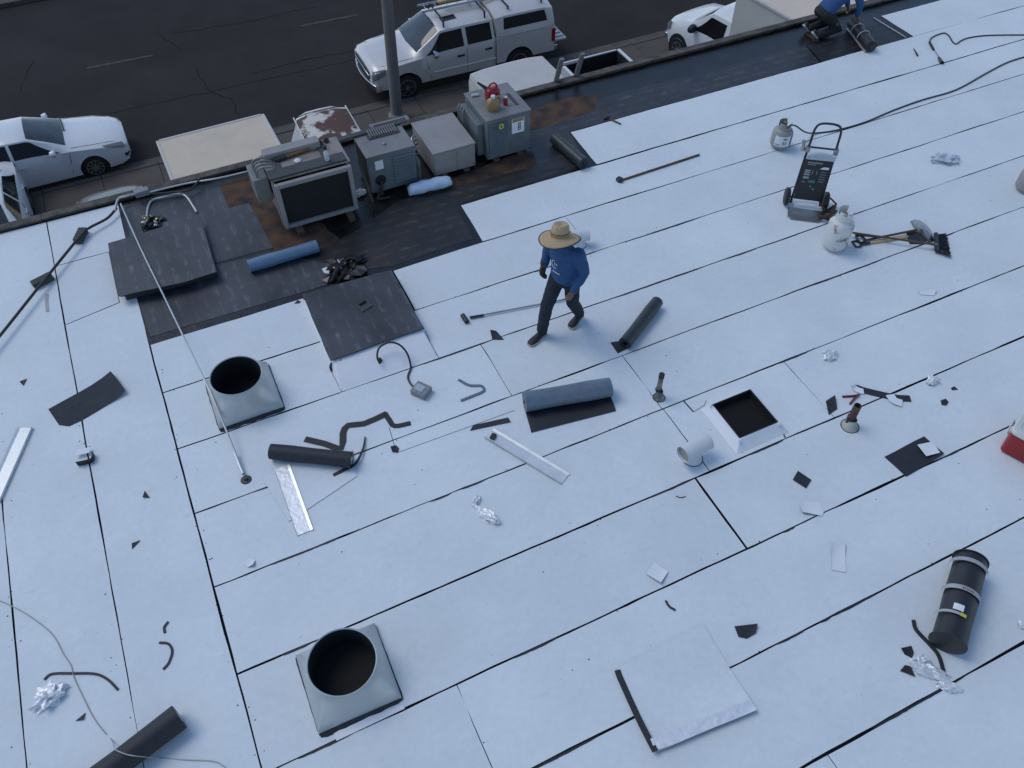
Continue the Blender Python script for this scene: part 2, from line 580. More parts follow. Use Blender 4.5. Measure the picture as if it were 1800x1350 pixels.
# ================================================================== the setting: street
ZR = -6.2                                    # street level under the roof
b = MB(); b.prism([(-160, 21.5), (220, 21.5), (220, 220), (-160, 220)], ZR - .3, ZR)
road = struct(b.build('road', 'asphalt', origin=(0, 27, ZR)))
b = MB(); b.prism([(-160, -80), (220, -80), (220, 20.05), (-160, 20.05)], ZR - .3, ZR + .02)
struct(b.build('parking_lot', 'lot_asphalt', origin=(0, 15, ZR)))
# pavement in slabs with joints
base = MB(); base.prism([(-160, 20.05), (220, 20.05), (220, 21.49), (-160, 21.49)], ZR - .3, ZR + .08)
pave = struct(base.build('pavement', 'lot_asphalt', origin=(0, 20.6, ZR)))
slab = MB(); slab.bb(-.745, .745, -.60, .60, 0, .045)
sl0 = None
for i in range(-8, 22):
    x = i * 1.5 + .2
    if sl0 is None:
        sl0 = slab.build('slab', 'concrete', parent=pave, local=True, bevel=.008)
        s_ = sl0
    else:
        s_ = sl0.copy(); col.objects.link(s_); s_.parent = pave
    s_.location = (x, 20.69 - 20.6, .08 + rnd.uniform(-.006, .006))
kerb = MB()
kerb.bb(-.745, .745, -.085, .085, 0, .135)
k0 = None
for i in range(-8, 22):
    if 8.0 < i * 1.5 + .2 < 13.0 or i * 1.5 > 16.5:
        pass
    if k0 is None:
        k0 = kerb.build('kerb_stone', 'concrete', parent=pave, local=True, bevel=.02)
        s_ = k0
    else:
        s_ = k0.copy(); col.objects.link(s_); s_.parent = pave
    s_.location = (i * 1.5 + .2, 21.39 - 20.6, .0)
# gutter and far kerb
b = MB(); b.bb(-160, 220, 21.5, 21.85, ZR - .1, ZR + .005)
struct(b.build('gutter', 'concrete'))
b = MB(); b.bb(-160, 220, 33.0, 33.3, ZR - .1, ZR + .14)
far = struct(b.build('far_pavement', 'concrete'))
b = MB(); b.bb(-160, 220, 33.31, 36.5, ZR - .1, ZR + .12)
b.build('walk', 'concrete', parent=far)
for xa, ya, xb, yb in [(-1.67, 27.6, .32, 27.52), (5.17, 27.34, 7.12, 27.27), (12.0, 27.15, 14.0, 27.08)]:
    b = MB(); b.prism([(xa, ya - .055), (xb, yb - .055), (xb, yb + .055), (xa, ya + .055)], ZR + .001, ZR + .006)
    b.build('lane_marking', 'yellow_paint', parent=road)
# dark crack sealing running along the street
def crack(pts, wd=.028):
    q = []
    P_ = crom([(x, y, 0) for x, y in pts], 5)
    P_ = [p + Vector((rnd.uniform(-.06, .06), rnd.uniform(-.05, .05), 0)) for p in P_]
    L, Rr = [], []
    for i, p in enumerate(P_):
        t = (P_[min(i + 1, len(P_) - 1)] - P_[max(i - 1, 0)]).normalized()
        nn = Vector((-t.y, t.x, 0)) * wd * rnd.uniform(.4, 1) / 2
        L.append(p + nn); Rr.append(p - nn)
    m = MB()
    m.loft([[V(l.x, l.y, ZR + .001), V(r.x, r.y, ZR + .001), V(r.x, r.y, ZR + .004), V(l.x, l.y, ZR + .004)] for l, r in zip(L, Rr)])
    m.build('crack_seal', 'crack_tar', parent=road, smooth=False)
def pz(*pp):
    return [tuple(P(x, y, ZR)[:2]) for x, y in pp]
crack(pz((170, 203), (290, 178), (368, 162), (450, 143), (560, 120), (640, 100)))
crack(pz((300, 60), (380, 47), (450, 34), (560, 10)))
crack(pz((275, 40), (285, 65), (320, 90)), .03)
crack(pz((345, 120), (368, 160), (405, 175), (420, 205)), .03)
crack(pz((60, 105), (45, 130), (38, 165)), .03)
crack(pz((440, 130), (520, 110), (590, 95), (650, 84)), .03)
# planted corner by the light pole with a curved kerb
cp = P(757, 216, ZR)
arc = [P(x, y, ZR) for x, y in ((705, 214), (722, 207), (745, 204), (770, 206), (795, 213))]
b = MB(); b.tube(crom(arc, 4), .075, 6)
b.build('curved_kerb', 'concrete', parent=pave)
gm = MB()
for k in range(900):
    q = P(rnd.uniform(690, 800), rnd.uniform(209, 236), ZR + .13)
    h, a = rnd.uniform(.05, .14), rnd.uniform(0, 6.28)
    dx, dy = math.cos(a) * .015, math.sin(a) * .015
    gm.add([(q.x - dx, q.y - dy, ZR + .12), (q.x + dx, q.y + dy, ZR + .12), (q.x + dy * 3, q.y - dx * 3, ZR + .12 + h)], [(0, 1, 2)])
g = gm.build('grass', 'grass', smooth=False)
g['kind'] = 'stuff'; g['label'] = 'thin dry grass by the foot of the concrete light pole'; g['category'] = 'grass'

# ================================================================== the building with its roof
bld = thing('building', 'flat-roofed building with white roofing sheets being laid on top', 'building', (4, 5, 0))
XL, XR_, YB, YE = -14.0, 26.0, -14.0, 11.04
b = MB(); b.bb(XL, XR_, YB, YE, ZR, -.25)
b.build('wall', 'stucco', parent=bld)
b = MB(); b.bb(XL - .02, XR_ + .02, YB - .02, YE + .02, -.2495, 0.0)
b.build('roof_deck', 'black_mastic', parent=bld)
# weathered edge metal, in lengths
x = -8.0
while x < 22:
    L = 3.0
    e = MB()
    dz = rnd.uniform(-.006, .006)
    e.bb(x + .004, x + L - .004, YE - .02, YE + .13, -.16, .035 + dz)
    e.bb(x + .002, x + L - .002, YE - .05, YE + .05, .0355 + dz, .062 + dz)
    e.build('edge_trim', 'weathered_trim', parent=bld, bevel=.008)
    x += L

for xa, xb, ya, yb in ((-6, -1.29, -2, 10.965), (-1.2895, 24, -2, 7.965), (3.43, 24, 7.9655, 8.83), (5.69, 24, 8.8305, 9.755), (12.66, 24, 9.7555, 10.5)):
    m = MB(); m.bb(xa, xb, ya, yb, .0001, .0006); m.build('base_ply', 'seam_black', parent=bld, smooth=False)
SEAM = {}      # y of the long seams
YS = [10.56, 9.775, 8.86, 7.995, 7.16, 6.285, 5.385, 4.48, 3.54, 2.607, 1.68, .715, -.22, -1.15]
ZT = .007
def jit_edge(a, b, amp=.006, step=.16, seed=0):
    a, b = Vector(a), Vector(b)
    n = max(1, int((b - a).length / step))
    d = (b - a).normalized()
    nn = Vector((-d.y, d.x))
    out = []
    for i in range(n):
        t = i / n
        p = a.lerp(b, t)
        off = 0 if i == 0 else mnoise.noise(Vector((p.x * 1.1 + seed * 7.3, p.y * 1.1, seed))) * amp * 2.0 + mnoise.noise(Vector((p.x * 6 + seed, p.y * 6, seed * 3.1))) * amp
        out.append((p.x + nn.x * off, p.y + nn.y * off))
    return out
_sid = [0]
def sheet(corners, amp=.006, name='roofing_sheet', mats=('white_membrane', 'black_membrane'), z0=.0008, z1=ZT, parent=None):
    _sid[0] += 1
    poly = []
    for i in range(len(corners)):
        poly += jit_edge(corners[i], corners[(i + 1) % len(corners)], amp, seed=_sid[0] * 4 + i)
    m = MB(); m.prism(poly, z0, z1, 0, 1)
    return m.build(name, list(mats), parent=parent or bld, smooth=False)
G = .0078      # half of the usual open black lap line
g = .004
def strip(i, xs, x0, x1, ga=G, gb=G, holes=None):
    """strip i between seam i (far) and i+1 (near), cut at xs"""
    ya, yb = YS[i] - ga, YS[i + 1] + gb
    cuts = [x0] + list(xs) + [x1]
    for k in range(len(cuts) - 1):
        gg = .011 if i == 8 else g
        a = cuts[k] + (gg if k else 0); c = cuts[k + 1] - (gg if k < len(cuts) - 2 else 0)
        sheet([(a, yb), (c, yb), (c, ya), (a, ya)])
XC = -1.07
# far right strip above the dark band
p0 = P(1545, 30); sheet([(12.62, YS[1] + .006), (24, YS[1] + .006), (24, 10.58), (12.62, 10.62)])
sheet([(5.62, YS[2] + G), (24, YS[2] + G), (24, YS[1] - .006), (5.66, YS[1])])
sheet([(3.36, YS[3] + G), (24, YS[3] + G), (24, YS[2] - G), (3.40, YS[2] - .02)])
sheet([(2.06, YS[4] + G), (4.625, YS[4] + G), (4.625, YS[3] - G), (2.06, YS[3] - .03)])
sheet([(4.628, YS[4] + G), (24, YS[4] + G), (24, YS[3] - G), (4.628, YS[3] - G)])
sheet([(XC + .012, YS[4] + G), (.84, YS[4] + G), (.84, YS[3] - .02), (XC + .012, YS[3] - .01)])
strip(4, [2.02], XC + .012, 24, G, .008)
strip(5, [2.56], XC + .012, 24, .008, .008)
strip(6, [4.02], XC + .012, 24, .008, .008)
strip(7, [4.03, 5.71], XC + .012, 24, .008, .010)
G2 = .012; strip(8, [3.84], XC + .012, 24, .010, .009)
strip(9, [.69], XC + .012, 24, .009, .010)
strip(10, [6.9], XC + .012, 24, .010, .010)
strip(11, [3.3], XC + .012, 24, .012, .010)
strip(12, [], XC + .012, 24, .010, .01)
# columns on the left, running towards the street
XB = [-1.07, -1.957, -2.845, -3.74, -4.63, -5.52]
for k in range(5):
    xa, xb = XB[k + 1] + .0065, XB[k] - .0065
    if k == 0:
        cuts = [-2.0, 8.80, 9.98, 10.96]
        sheet([(xa, -2), (xb, -2), (xb, 9.0), (-1.28, 9.03), (-1.28, 8.9), (xa, 8.78)], .004)
        sheet([(xa, 8.79), (-1.29, 8.91), (-1.27, 9.96), (xa, 9.965)], .004)
        sheet([(xa, 9.975), (-1.22, 9.97), (-1.02, 10.12), (-1.0, 10.97), (xa, 10.98)], .004)
    else:
        sheet([(xa, -2), (xb, -2), (xb, 10.98), (xa, 11.0)], .005)
# bare patches, underlayment lengths in the opened-up band
def zone(name, mats, pts, z0, z1, amp=.02):
    return sheet([tuple(P(x, y)[:2]) for x, y in pts], amp, name, (mats, 'black_membrane'), z0, z1)
zone('bare_deck_patch', 'bare_deck', [(386, 327), (475, 300), (520, 335), (600, 430), (580, 452), (486, 456), (470, 420), (440, 362), (400, 368)], .0005, .0022, .05)
zone('bare_deck_patch', 'bare_deck', [(925, 196), (1000, 172), (1050, 166), (1050, 196), (985, 216), (905, 236)], .0005, .0022, .04)
zone('bare_deck_patch', 'bare_deck', [(836, 298), (932, 266), (955, 284), (870, 322), (730, 345), (742, 318)], .0005, .0022, .04)
zone('underlayment_length', 'underlay_y', [(216, 362), (386, 326), (402, 366), (438, 358), (480, 436), (352, 470), (250, 500)], .0012, .0042, .004)
zone('underlayment_length', 'underlay_y', [(242, 528), (252, 502), (352, 474), (482, 442), (600, 470), (640, 478), (545, 510), (265, 592)], .0012, .0035, .004)
zone('underlayment_length', 'underlay_dark', [(640, 398), (700, 352), (795, 330), (950, 290), (1030, 292), (800, 362), (832, 420), (690, 468), (605, 478), (490, 446), (560, 440)], .0012, .003, .006)
zone('underlayment_length', 'underlay_x', [(905, 240), (1046, 196), (1046, 176), (1415, 80), (1440, 110), (1000, 232), (1032, 290), (948, 300), (935, 262)], .0012, .0042, .006)
zone('underlayment_length', 'underlay_dark', [(1418, 80), (1560, 36), (1606, 66), (1446, 110)], .0012, .0035, .006)

# ================================================================== vehicles in the street and the lot
def interp_sections(st, nx=4, ny=3):
    """st: list of (x, [(halfwidth, z) rows]) -> dense grid [station][row] of (x, y, z) for y>=0"""
    out = []
    for i in range(len(st) - 1):
        for k in range(nx):
            t = k / nx
            x = st[i][0] * (1 - t) + st[i + 1][0] * t
            out.append((x, [(a[0] * (1 - t) + b[0] * t, a[1] * (1 - t) + b[1] * t) for a, b in zip(st[i][1], st[i + 1][1])]))
    out.append(st[-1])
    return out
def body_point(st, x, v):
    """surface point at length x, row parameter v (0..rows-1), y>0 side"""
    s_ = sorted(st, key=lambda q: q[0])
    x = min(max(x, s_[0][0]), s_[-1][0])
    for a, b in zip(s_, s_[1:]):
        if a[0] <= x <= b[0]:
            t = (x - a[0]) / (b[0] - a[0]) if b[0] > a[0] else 0
            rows = [(p[0] * (1 - t) + q[0] * t, p[1] * (1 - t) + q[1] * t) for p, q in zip(a[1], b[1])]
            break
    i = min(int(v), len(rows) - 2)
    f = v - i
    return V(x, rows[i][0] * (1 - f) + rows[i + 1][0] * f, rows[i][1] * (1 - f) + rows[i + 1][1] * f)
def body_mesh(st, nx=3):
    sec = interp_sections(st, nx)
    rings = []
    for x, rows in sec:
        r = [V(x, y, z) for y, z in rows]
        l = [V(x, -y, z) for y, z in rows[:-1]]
        rings.append([V(x, rows[0][0] * .9, rows[0][1] - .02)] + r + l[::-1] + [V(x, -rows[0][0] * .9, rows[0][1] - .02)])
    m = MB()
    m.loft(rings)
    return m
def glass_panel(st, quad, parent, name, material, side=1, nu=8, nv=4, off=.008, rnd_=.0, across=False):
    """quad: four corners (x, v) in order; a thin glazed panel lying on the body surface"""
    m = MB()
    g_ = []
    def pt(u, t):
        a, b, c, d = quad
        x = (a[0] * (1 - u) + b[0] * u) * (1 - t) + (d[0] * (1 - u) + c[0] * u) * t
        v = (a[1] * (1 - u) + b[1] * u) * (1 - t) + (d[1] * (1 - u) + c[1] * u) * t
        return body_point(st, x, v)
    for side_ in [1 if side == 0 else side]:
        rows = []
        for j in range(nv + 1):
            row = []
            for i in range(nu + 1):
                p = pt(i / nu, j / nv)
                e = 1e-3
                du = pt(min(1, i / nu + .05), j / nv) - pt(max(0, i / nu - .05), j / nv)
                dv = pt(i / nu, min(1, j / nv + .05)) - pt(i / nu, max(0, j / nv - .05))
                n = du.cross(dv)
                n = n.normalized() if n.length > 1e-9 else V(0, 1, 0)
                if n.dot(V(0, p.y, p.z - .7)) < 0:
                    n = -n
                q = p + n * off
                row.append(V(q.x, q.y * side_, q.z))
            rows.append(row)
        if side == 0:
            rows = [[V(p.x, -p.y, p.z) for p in r_] for r_ in rows[:0:-1]] + rows
        m.loft(rows, caps=False, closed=False)
    return m.build(name, material, parent=parent, local=True, angle=50)
def wheel(parent, x, y, r, wd, spokes=10, hub='steel'):
    s_ = 1 if y > 0 else -1
    X = Matrix.Rotation(PI / 2, 4, 'X')
    m = MB()
    m.lathe([(r * .62, -wd / 2), (r * .94, -wd / 2), (r, -wd * .32), (r, wd * .32), (r * .94, wd / 2), (r * .62, wd / 2)], 28, (x, y, r), X)
    t = m.build('wheel', 'rubber', parent=parent, local=True)
    m = MB()
    m.lathe([(r * .63, -wd * .44), (r * .63, wd * .44)], 24, (x, y, r), X)
    m.build('rim_barrel', 'hvac_dark', parent=t, local=True)
    m = MB()
    yy = y + s_ * wd * .46
    m.lathe([(r * .60, -.012), (r * .66, -.012), (r * .66, .012), (r * .60, .012)], 28, (x, yy, r), X, caps=False)
    m.lathe([(.001, -.014), (r * .16, -.014), (r * .16, .014), (.001, .014)], 14, (x, yy, r), X)
    for k in range(spokes):
        a = 2 * PI * k / spokes
        m.box((x + math.cos(a) * r * .38, yy, r + math.sin(a) * r * .38), (r * .5, .02, r * .09), X=None)
        # turn the spoke
        c = V(x + math.cos(a) * r * .38, yy, r + math.sin(a) * r * .38)
        T = Matrix.Translation(c) @ Matrix.Rotation(-a, 4, 'Y') @ Matrix.Translation(-c)
        for q in range(len(m.v) - 8, len(m.v)):
            m.v[q] = tuple(T @ Vector(m.v[q]))
    m.build('rim', hub, parent=t, local=True)
    return t
def arches(body, xs, r, half):
    """cut wheel arches out of a body"""
    for x in xs:
        m = MB()
        m.lathe([(r, -half * 1.2), (r, half * 1.2)], 28, (x, 0, r * .86), Matrix.Rotation(PI / 2, 4, 'X'))
        c = m.build('arch_cutter', 'rubber', parent=body.parent, local=True)
        md = body.modifiers.new('arch', 'BOOLEAN')
        md.operation = 'DIFFERENCE'
        md.solver = 'EXACT'
        md.object = c
        md.material_mode = 'TRANSFER'
    bpy.context.view_layer.update()
    dg = bpy.context.evaluated_depsgraph_get()
    me = bpy.data.meshes.new_from_object(body.evaluated_get(dg))
    body.modifiers.clear()
    body.data = me
    for o in list(bpy.data.objects):
        if o.name.startswith('arch_cutter'):
            bpy.data.objects.remove(o)
    me.set_sharp_from_angle(angle=R(38))
def side_line(st, parent, name, pts, wd=.012, material='print_black', side=0, off=.004):
    """a thin shut line or moulding following the body side: pts (x, v)"""
    for s_ in ((1, -1) if side == 0 else (side,)):
        q = [body_point(st, x, v) for x, v in pts]
        q = [V(p.x, (p.y + off) * s_, p.z) for p in q]
        m = MB()
        m.tube(q, wd / 2, 4)
        m.build(name, material, parent=parent, local=True, smooth=False)
def mirror(parent, x, y, z, mt, r=.11):
    s_ = 1 if y > 0 else -1
    m = MB()
    m.lathe([(.02, -.09), (r * .75, -.07), (r, 0), (r * .92, .05), (.02, .07)], 12, (x, y + s_ * .10, z + .05), Matrix.Rotation(PI / 2, 4, 'Y') @ Matrix.Scale(.8, 4, (1, 0, 0)))
    m.tube([V(x, y - s_ * .03, z), V(x, y + s_ * .1, z + .02)], .025, 6)
    return m.build('wing_mirror', mt, parent=parent, local=True)

SED = [(2.41, [(.50, .32), (.60, .45), (.58, .60), (.46, .655), (.26, .68), (0, .685)]),
       (2.32, [(.72, .24), (.79, .45), (.74, .66), (.58, .72), (.33, .75), (0, .76)]),
       (2.12, [(.82, .21), (.87, .47), (.81, .73), (.64, .80), (.37, .83), (0, .84)]),
       (1.75, [(.86, .20), (.905, .52), (.85, .81), (.68, .87), (.39, .905), (0, .915)]),
       (1.02, [(.88, .20), (.915, .56), (.865, .92), (.73, .975), (.43, 1.01), (0, 1.02)]),
       (.55, [(.88, .20), (.915, .56), (.868, .945), (.66, 1.19), (.39, 1.245), (0, 1.26)]),
       (.12, [(.88, .20), (.915, .56), (.87, .96), (.60, 1.365), (.36, 1.43), (0, 1.445)]),
       (-.55, [(.88, .20), (.915, .56), (.872, .98), (.605, 1.395), (.37, 1.46), (0, 1.475)]),
       (-1.15, [(.88, .20), (.915, .56), (.872, 1.0), (.59, 1.345), (.36, 1.415), (0, 1.43)]),
       (-1.80, [(.87, .20), (.905, .56), (.86, 1.02), (.68, 1.065), (.40, 1.095), (0, 1.105)]),
       (-2.22, [(.80, .25), (.86, .56), (.80, 1.0), (.65, 1.05), (.40, 1.07), (0, 1.075)]),
       (-2.41, [(.70, .36), (.78, .56), (.70, .84), (.58, .90), (.35, .92), (0, .925)])]
def sedan(label, loc, rz, paint='white_paint', grp=None):
    t = thing('parked_car', label, 'car', loc, rz, grp)
    bo = body_mesh(SED, 3).build('body', paint, parent=t, local=True)
    arches(bo, (1.43, -1.36), .365, 1.0)
    glass_panel(SED, [(.97, 5), (.14, 5), (.14, 3.25), (.95, 3.2)], t, 'windscreen', 'wind_glass', 0)
    glass_panel(SED, [(-1.74, 5), (-1.2, 5), (-1.2, 3.3), (-1.72, 3.3)], t, 'rear_window', 'car_glass', 0)
    for s_ in (1, -1):
        glass_panel(SED, [(.78, 2.12), (-.30, 2.12), (-.30, 2.92), (.20, 2.92)], t, 'side_window', 'car_glass', s_, off=.006)
        glass_panel(SED, [(-.38, 2.12), (-1.52, 2.16), (-1.12, 2.90), (-.38, 2.92)], t, 'side_window', 'car_glass', s_, off=.006)
        glass_panel(SED, [(2.36, 1.75), (1.86, 2.0), (1.78, 2.35), (2.28, 2.75)], t, 'headlight', 'lamp_glass', s_, off=.012)
        glass_panel(SED, [(2.39, .7), (2.26, .7), (2.24, 1.15), (2.36, 1.1)], t, 'fog_lamp', 'print_black', s_, off=.012)
        glass_panel(SED, [(-2.38, 1.3), (-2.18, 1.5), (-2.2, 2.1), (-2.37, 2.0)], t, 'tail_light', 'red_lens', s_, off=.012)
        mirror(t, .62, s_ * .86, .98, paint)
        for hx, hz in ((-.22, .80), (-1.2, .83)):
            m = MB(); m.box((hx, s_ * .912, hz), (.2, .03, .03))
            m.build('door_handle', paint, parent=t, local=True)
    m = MB(); m.bb(2.33, 2.425, -.40, .40, .36, .50); m.build('grille', 'print_black', parent=t, local=True, bevel=.02)
    side_line(SED, t, 'door_seam', [(.98, 1.9), (.93, 1.2), (.86, .3)])
    side_line(SED, t, 'door_seam', [(-.34, 2.0), (-.34, 1.0), (-.36, .3)])
    side_line(SED, t, 'bonnet_seam', [(2.1, 3.0), (1.7, 2.9), (1.04, 2.8)], .012)
    m = MB(); m.tube([body_point(SED, .96, 3.2) + V(.02, 0, .012), body_point(SED, .97, 4) + V(.03, 0, .02), body_point(SED, .98, 5) + V(.03, 0, .02)], .02, 5)
    m.build('wiper', 'rubber', parent=t, local=True)
    for x in (1.43, -1.36):
        for y in (.80, -.80):
            wheel(t, x, y, .33, .21, 10, 'grey_paint')
    return t

def pick_st(zc=1.86):
    return [(2.93, [(.74, .50), (.82, .66), (.80, .93), (.62, 1.00), (.32, 1.03), (0, 1.035)]),
            (2.82, [(.90, .46), (.95, .70), (.92, 1.02), (.74, 1.07), (.40, 1.10), (0, 1.11)]),
            (2.4, [(.95, .44), (.99, .74), (.95, 1.09), (.78, 1.145), (.43, 1.18), (0, 1.19)]),
            (1.62, [(.97, .44), (1.01, .76), (.965, 1.17), (.82, 1.22), (.46, 1.26), (0, 1.27)]),
            (1.15, [(.97, .44), (1.01, .76), (.97, 1.19), (.77, 1.50), (.44, 1.57), (0, 1.585)]),
            (.72, [(.97, .44), (1.01, .76), (.97, 1.20), (.715, 1.755), (.43, 1.835), (0, zc)]),
            (-.10, [(.97, .44), (1.01, .76), (.972, 1.22), (.72, 1.775), (.43, 1.86), (0, zc + .02)]),
            (-.93, [(.97, .44), (1.01, .76), (.972, 1.235), (.715, 1.765), (.43, 1.85), (0, zc)])]
def pickup(label, loc, rz, paint, topper=True, bed_open=True, gate_down=False, grp=None, sc_=1.0):
    t = thing('pickup_truck', label, 'pickup truck', loc, rz, grp)
    ST = pick_st()
    bo = body_mesh(ST, 3).build('cab', paint, parent=t, local=True)
    arches(bo, (1.93,), .47, 1.1)
    # bed: one U-shaped shell with a front wall
    U_ = [(-.99, .50), (.99, .50), (.99, 1.27), (.90, 1.27), (.90, .66), (-.90, .66), (-.90, 1.27), (-.99, 1.27)]
    m = MB(); m.loft([[V(x, y, z) for y, z in U_] for x in (-2.9, -.96)])
    bed = m.build('bed', paint, parent=t, local=True)
    arches(bed, (-1.72,), .47, 1.1)
    m = MB(); m.bb(-1.02, -.97, -.895, .895, .665, 1.26); m.build('bed_front', paint, parent=t, local=True)
    m = MB(); m.bb(-2.88, -1.03, -.89, .89, .665, .68); m.bb(-2.88, -1.03, .865, .888, .68, 1.25); m.bb(-2.88, -1.03, -.888, -.865, .68, 1.25); m.bb(-1.055, -1.03, -.86, .86, .68, 1.25)
    m.bb(-2.89, -2.87, -.86, .86, .68, 1.23) if not gate_down else None
    m.build('bed_liner', 'filter_gap_black', parent=t, local=True)
    gm = MB()
    if gate_down:
        gm.bb(-3.42, -2.91, -.80, .80, .66, .72)
    else:
        gm.bb(-2.965, -2.905, -.89, .89, .62, 1.25)
    gt = gm.build('tailgate', paint, parent=t, local=True, bevel=.012)
    if gate_down:
        rb = MB()
        for k in range(7):
            rb = MB(); rb.bb(-3.38, -2.95, -.66 + k * .22 - .03, -.66 + k * .22 + .03, .7205, .735)
            rb.build('tailgate_rib', 'grey_paint', parent=gt, local=True)
    m = MB(); m.bb(-3.06, -2.9, -.92, .92, .46, .62)
    m.build('rear_bumper', 'chrome', parent=t, local=True, bevel=.02)
    if topper:
        TP = [(-.985, [(.955, 1.285), (.93, 1.45), (.80, 1.80), (.45, 1.90), (0, 1.92)]),
              (-1.3, [(.965, 1.285), (.945, 1.47), (.82, 1.84), (.46, 1.95), (0, 1.965)]),
              (-2.55, [(.965, 1.285), (.945, 1.47), (.82, 1.83), (.46, 1.94), (0, 1.955)]),
              (-2.90, [(.95, 1.285), (.92, 1.45), (.76, 1.74), (.42, 1.83), (0, 1.845)])]
        body_mesh(TP, 3).build('topper', paint, parent=t, local=True)
        for s_ in (1, -1):
            glass_panel(TP, [(-1.22, 1.05), (-2.66, 1.05), (-2.60, 1.85), (-1.26, 1.85)], t, 'topper_window', 'car_glass', s_, off=.008)
    for s_ in (1, -1):
        glass_panel(ST, [(1.28, 2.10), (.06, 2.10), (.06, 2.90), (.74, 2.90)], t, 'side_window', 'car_glass', s_, off=.007)
        glass_panel(ST, [(-.06, 2.10), (-.84, 2.10), (-.84, 2.90), (-.06, 2.90)], t, 'side_window', 'car_glass', s_, off=.007)
        glass_panel(ST, [(2.92, 1.3), (2.55, 1.6), (2.52, 2.15), (2.88, 2.5)], t, 'headlight', 'lamp_glass', s_, off=.014)
        mirror(t, 1.02, s_ * .96, 1.22, 'chrome' if topper else 'print_black', .15)
        for hx, hz in ((.20, 1.03), (-.70, 1.05)):
            m = MB(); m.box((hx, s_ * 1.012, hz), (.22, .04, .045))
            m.build('door_handle', 'print_black', parent=t, local=True)
        m = MB(); m.bb(-2.925, -2.80, s_ * .945 - .06, s_ * .945 + .06, .80, 1.22)
        m.build('tail_light', 'red_lens', parent=t, local=True, bevel=.015)
    glass_panel(ST, [(1.56, 5), (.76, 5), (.76, 3.15), (1.50, 3.12)], t, 'windscreen', 'wind_glass', 0)
    glass_panel(ST, [(.52, 4.62), (.06, 4.62), (.06, 4.05), (.52, 4.05)], t, 'sunroof', 'car_glass', 1, off=.012)
    side_line(ST, t, 'door_seam', [(1.30, 2.05), (1.22, 1.2), (1.15, .2)])
    side_line(ST, t, 'door_seam', [(0, 2.0), (-.0, 1.0), (0, .2)])
    side_line(ST, t, 'door_seam', [(-.9, 2.0), (-.9, 1.0), (-.9, .2)])
    side_line(ST, t, 'moulding', [(1.1, .85), (0, .85), (-.9, .85)], .05, paint, off=.012)
    side_line(ST, t, 'bonnet_seam', [(2.6, 3.0), (2.2, 2.9), (1.64, 2.8)], .014)
    m = MB(); m.bb(2.86, 2.96, -.60, .60, .70, .96)
    gr = m.build('grille', 'print_black', parent=t, local=True, bevel=.02)
    m = MB(); m.bb(2.93, 2.975, -.62, .62, .815, .865)
    m.build('grille_bar', 'chrome', parent=gr, local=True, bevel=.01)
    m = MB()
    m.loft([[V(x, y, z) for y, z in ((0, .47), (0, .66))] + [V(x - .14, 0, .66), V(x - .14, 0, .47)] for x in (2.9,)] * 1 if False else [[V(3.04 - .16 * (abs(y) / .95) ** 2, y, .44), V(3.06 - .16 * (abs(y) / .95) ** 2, y, .66), V(2.84 - .1 * abs(y), y, .67), V(2.82 - .1 * abs(y), y, .43)] for y in (-.97, -.8, -.4, 0, .4, .8, .97)])
    m.build('front_bumper', 'chrome', parent=t, local=True, bevel=.015)
    for x in (1.93, -1.72):
        for y in (.86, -.86):
            wheel(t, x, y, .39, .25, 6, 'steel')
    if sc_ != 1.0:
        t.scale = (sc_,) * 3
    return t

CZ = ZR + .003
fw = P(178, 314, ZR)
sedan('white sedan with ten-spoke alloy wheels parked along the kerb', (fw.x - 1.43 - .02, fw.y + .93, CZ), R(0.5))
pw = P(722, 176, ZR)
PKX, PKY, PKR = pw.x + 1.93 * .985, pw.y + .98, PI - R(.8)
pk = pickup('silver pickup with camper topper, roof ladder and lowered tailgate', (PKX, PKY, CZ), PKR, 'silver_paint', True, gate_down=True)
# ladder and lumber carried on the roof of the pickup
def pk_pt(x, y, z):
    return Matrix.Translation((PKX, PKY, CZ)) @ Matrix.Rotation(PKR, 4, 'Z') @ V(x, y, z)
PM = Matrix.Translation((PKX, PKY, CZ)) @ Matrix.Rotation(PKR, 4, 'Z')
def ladder(name, label, pa, pb, wvec, nr, r, mt, cat='ladder', thick=.07):
    t = thing(name, label, cat, tuple(Vector(pa)))
    w_ = Vector(wvec)
    for s_ in (-.5, .5):
        m = MB(); m.tube([Vector(pa) + w_ * s_, Vector(pb) + w_ * s_], r, 6, flat=1.7)
        m.build('rail', mt, parent=t)
    for k in range(nr):
        q = Vector(pa).lerp(Vector(pb), (k + .5) / nr)
        m = MB(); m.tube([q - w_ * .5, q + w_ * .5], r * .55, 6)
        m.build('rung', mt, parent=t)
    return t
# roof rack bars
for x in (.55, -.75, -1.5, -2.6):
    m = MB(); m.bb(x - .02, x + .02, -.66, .66, 1.975, 2.005)
    for s_ in (-.6, .6):
        m.bb(x - .02, x + .02, s_ - .02, s_ + .02, 1.72 if abs(s_) > .5 else 1.9, 1.99)
    m.build('rack_bar', 'print_black', parent=pk, local=True)
ladder('roof_ladder', 'aluminium ladder tied flat on the roof of the silver pickup', PM @ V(.95, -.22, 2.04), PM @ V(-3.3, -.22, 2.04), PM.to_3x3() @ V(0, .42, 0), 13, .022, 'aluminium')
m = MB()
m.box((-1.45, -.34, 2.115), (3.6, .30, .06), X=PM)
tag(m.build('lumber_plank', 'pale_wood', bevel=.004), 'pale wooden plank strapped on top of the ladder on the pickup roof', 'plank')

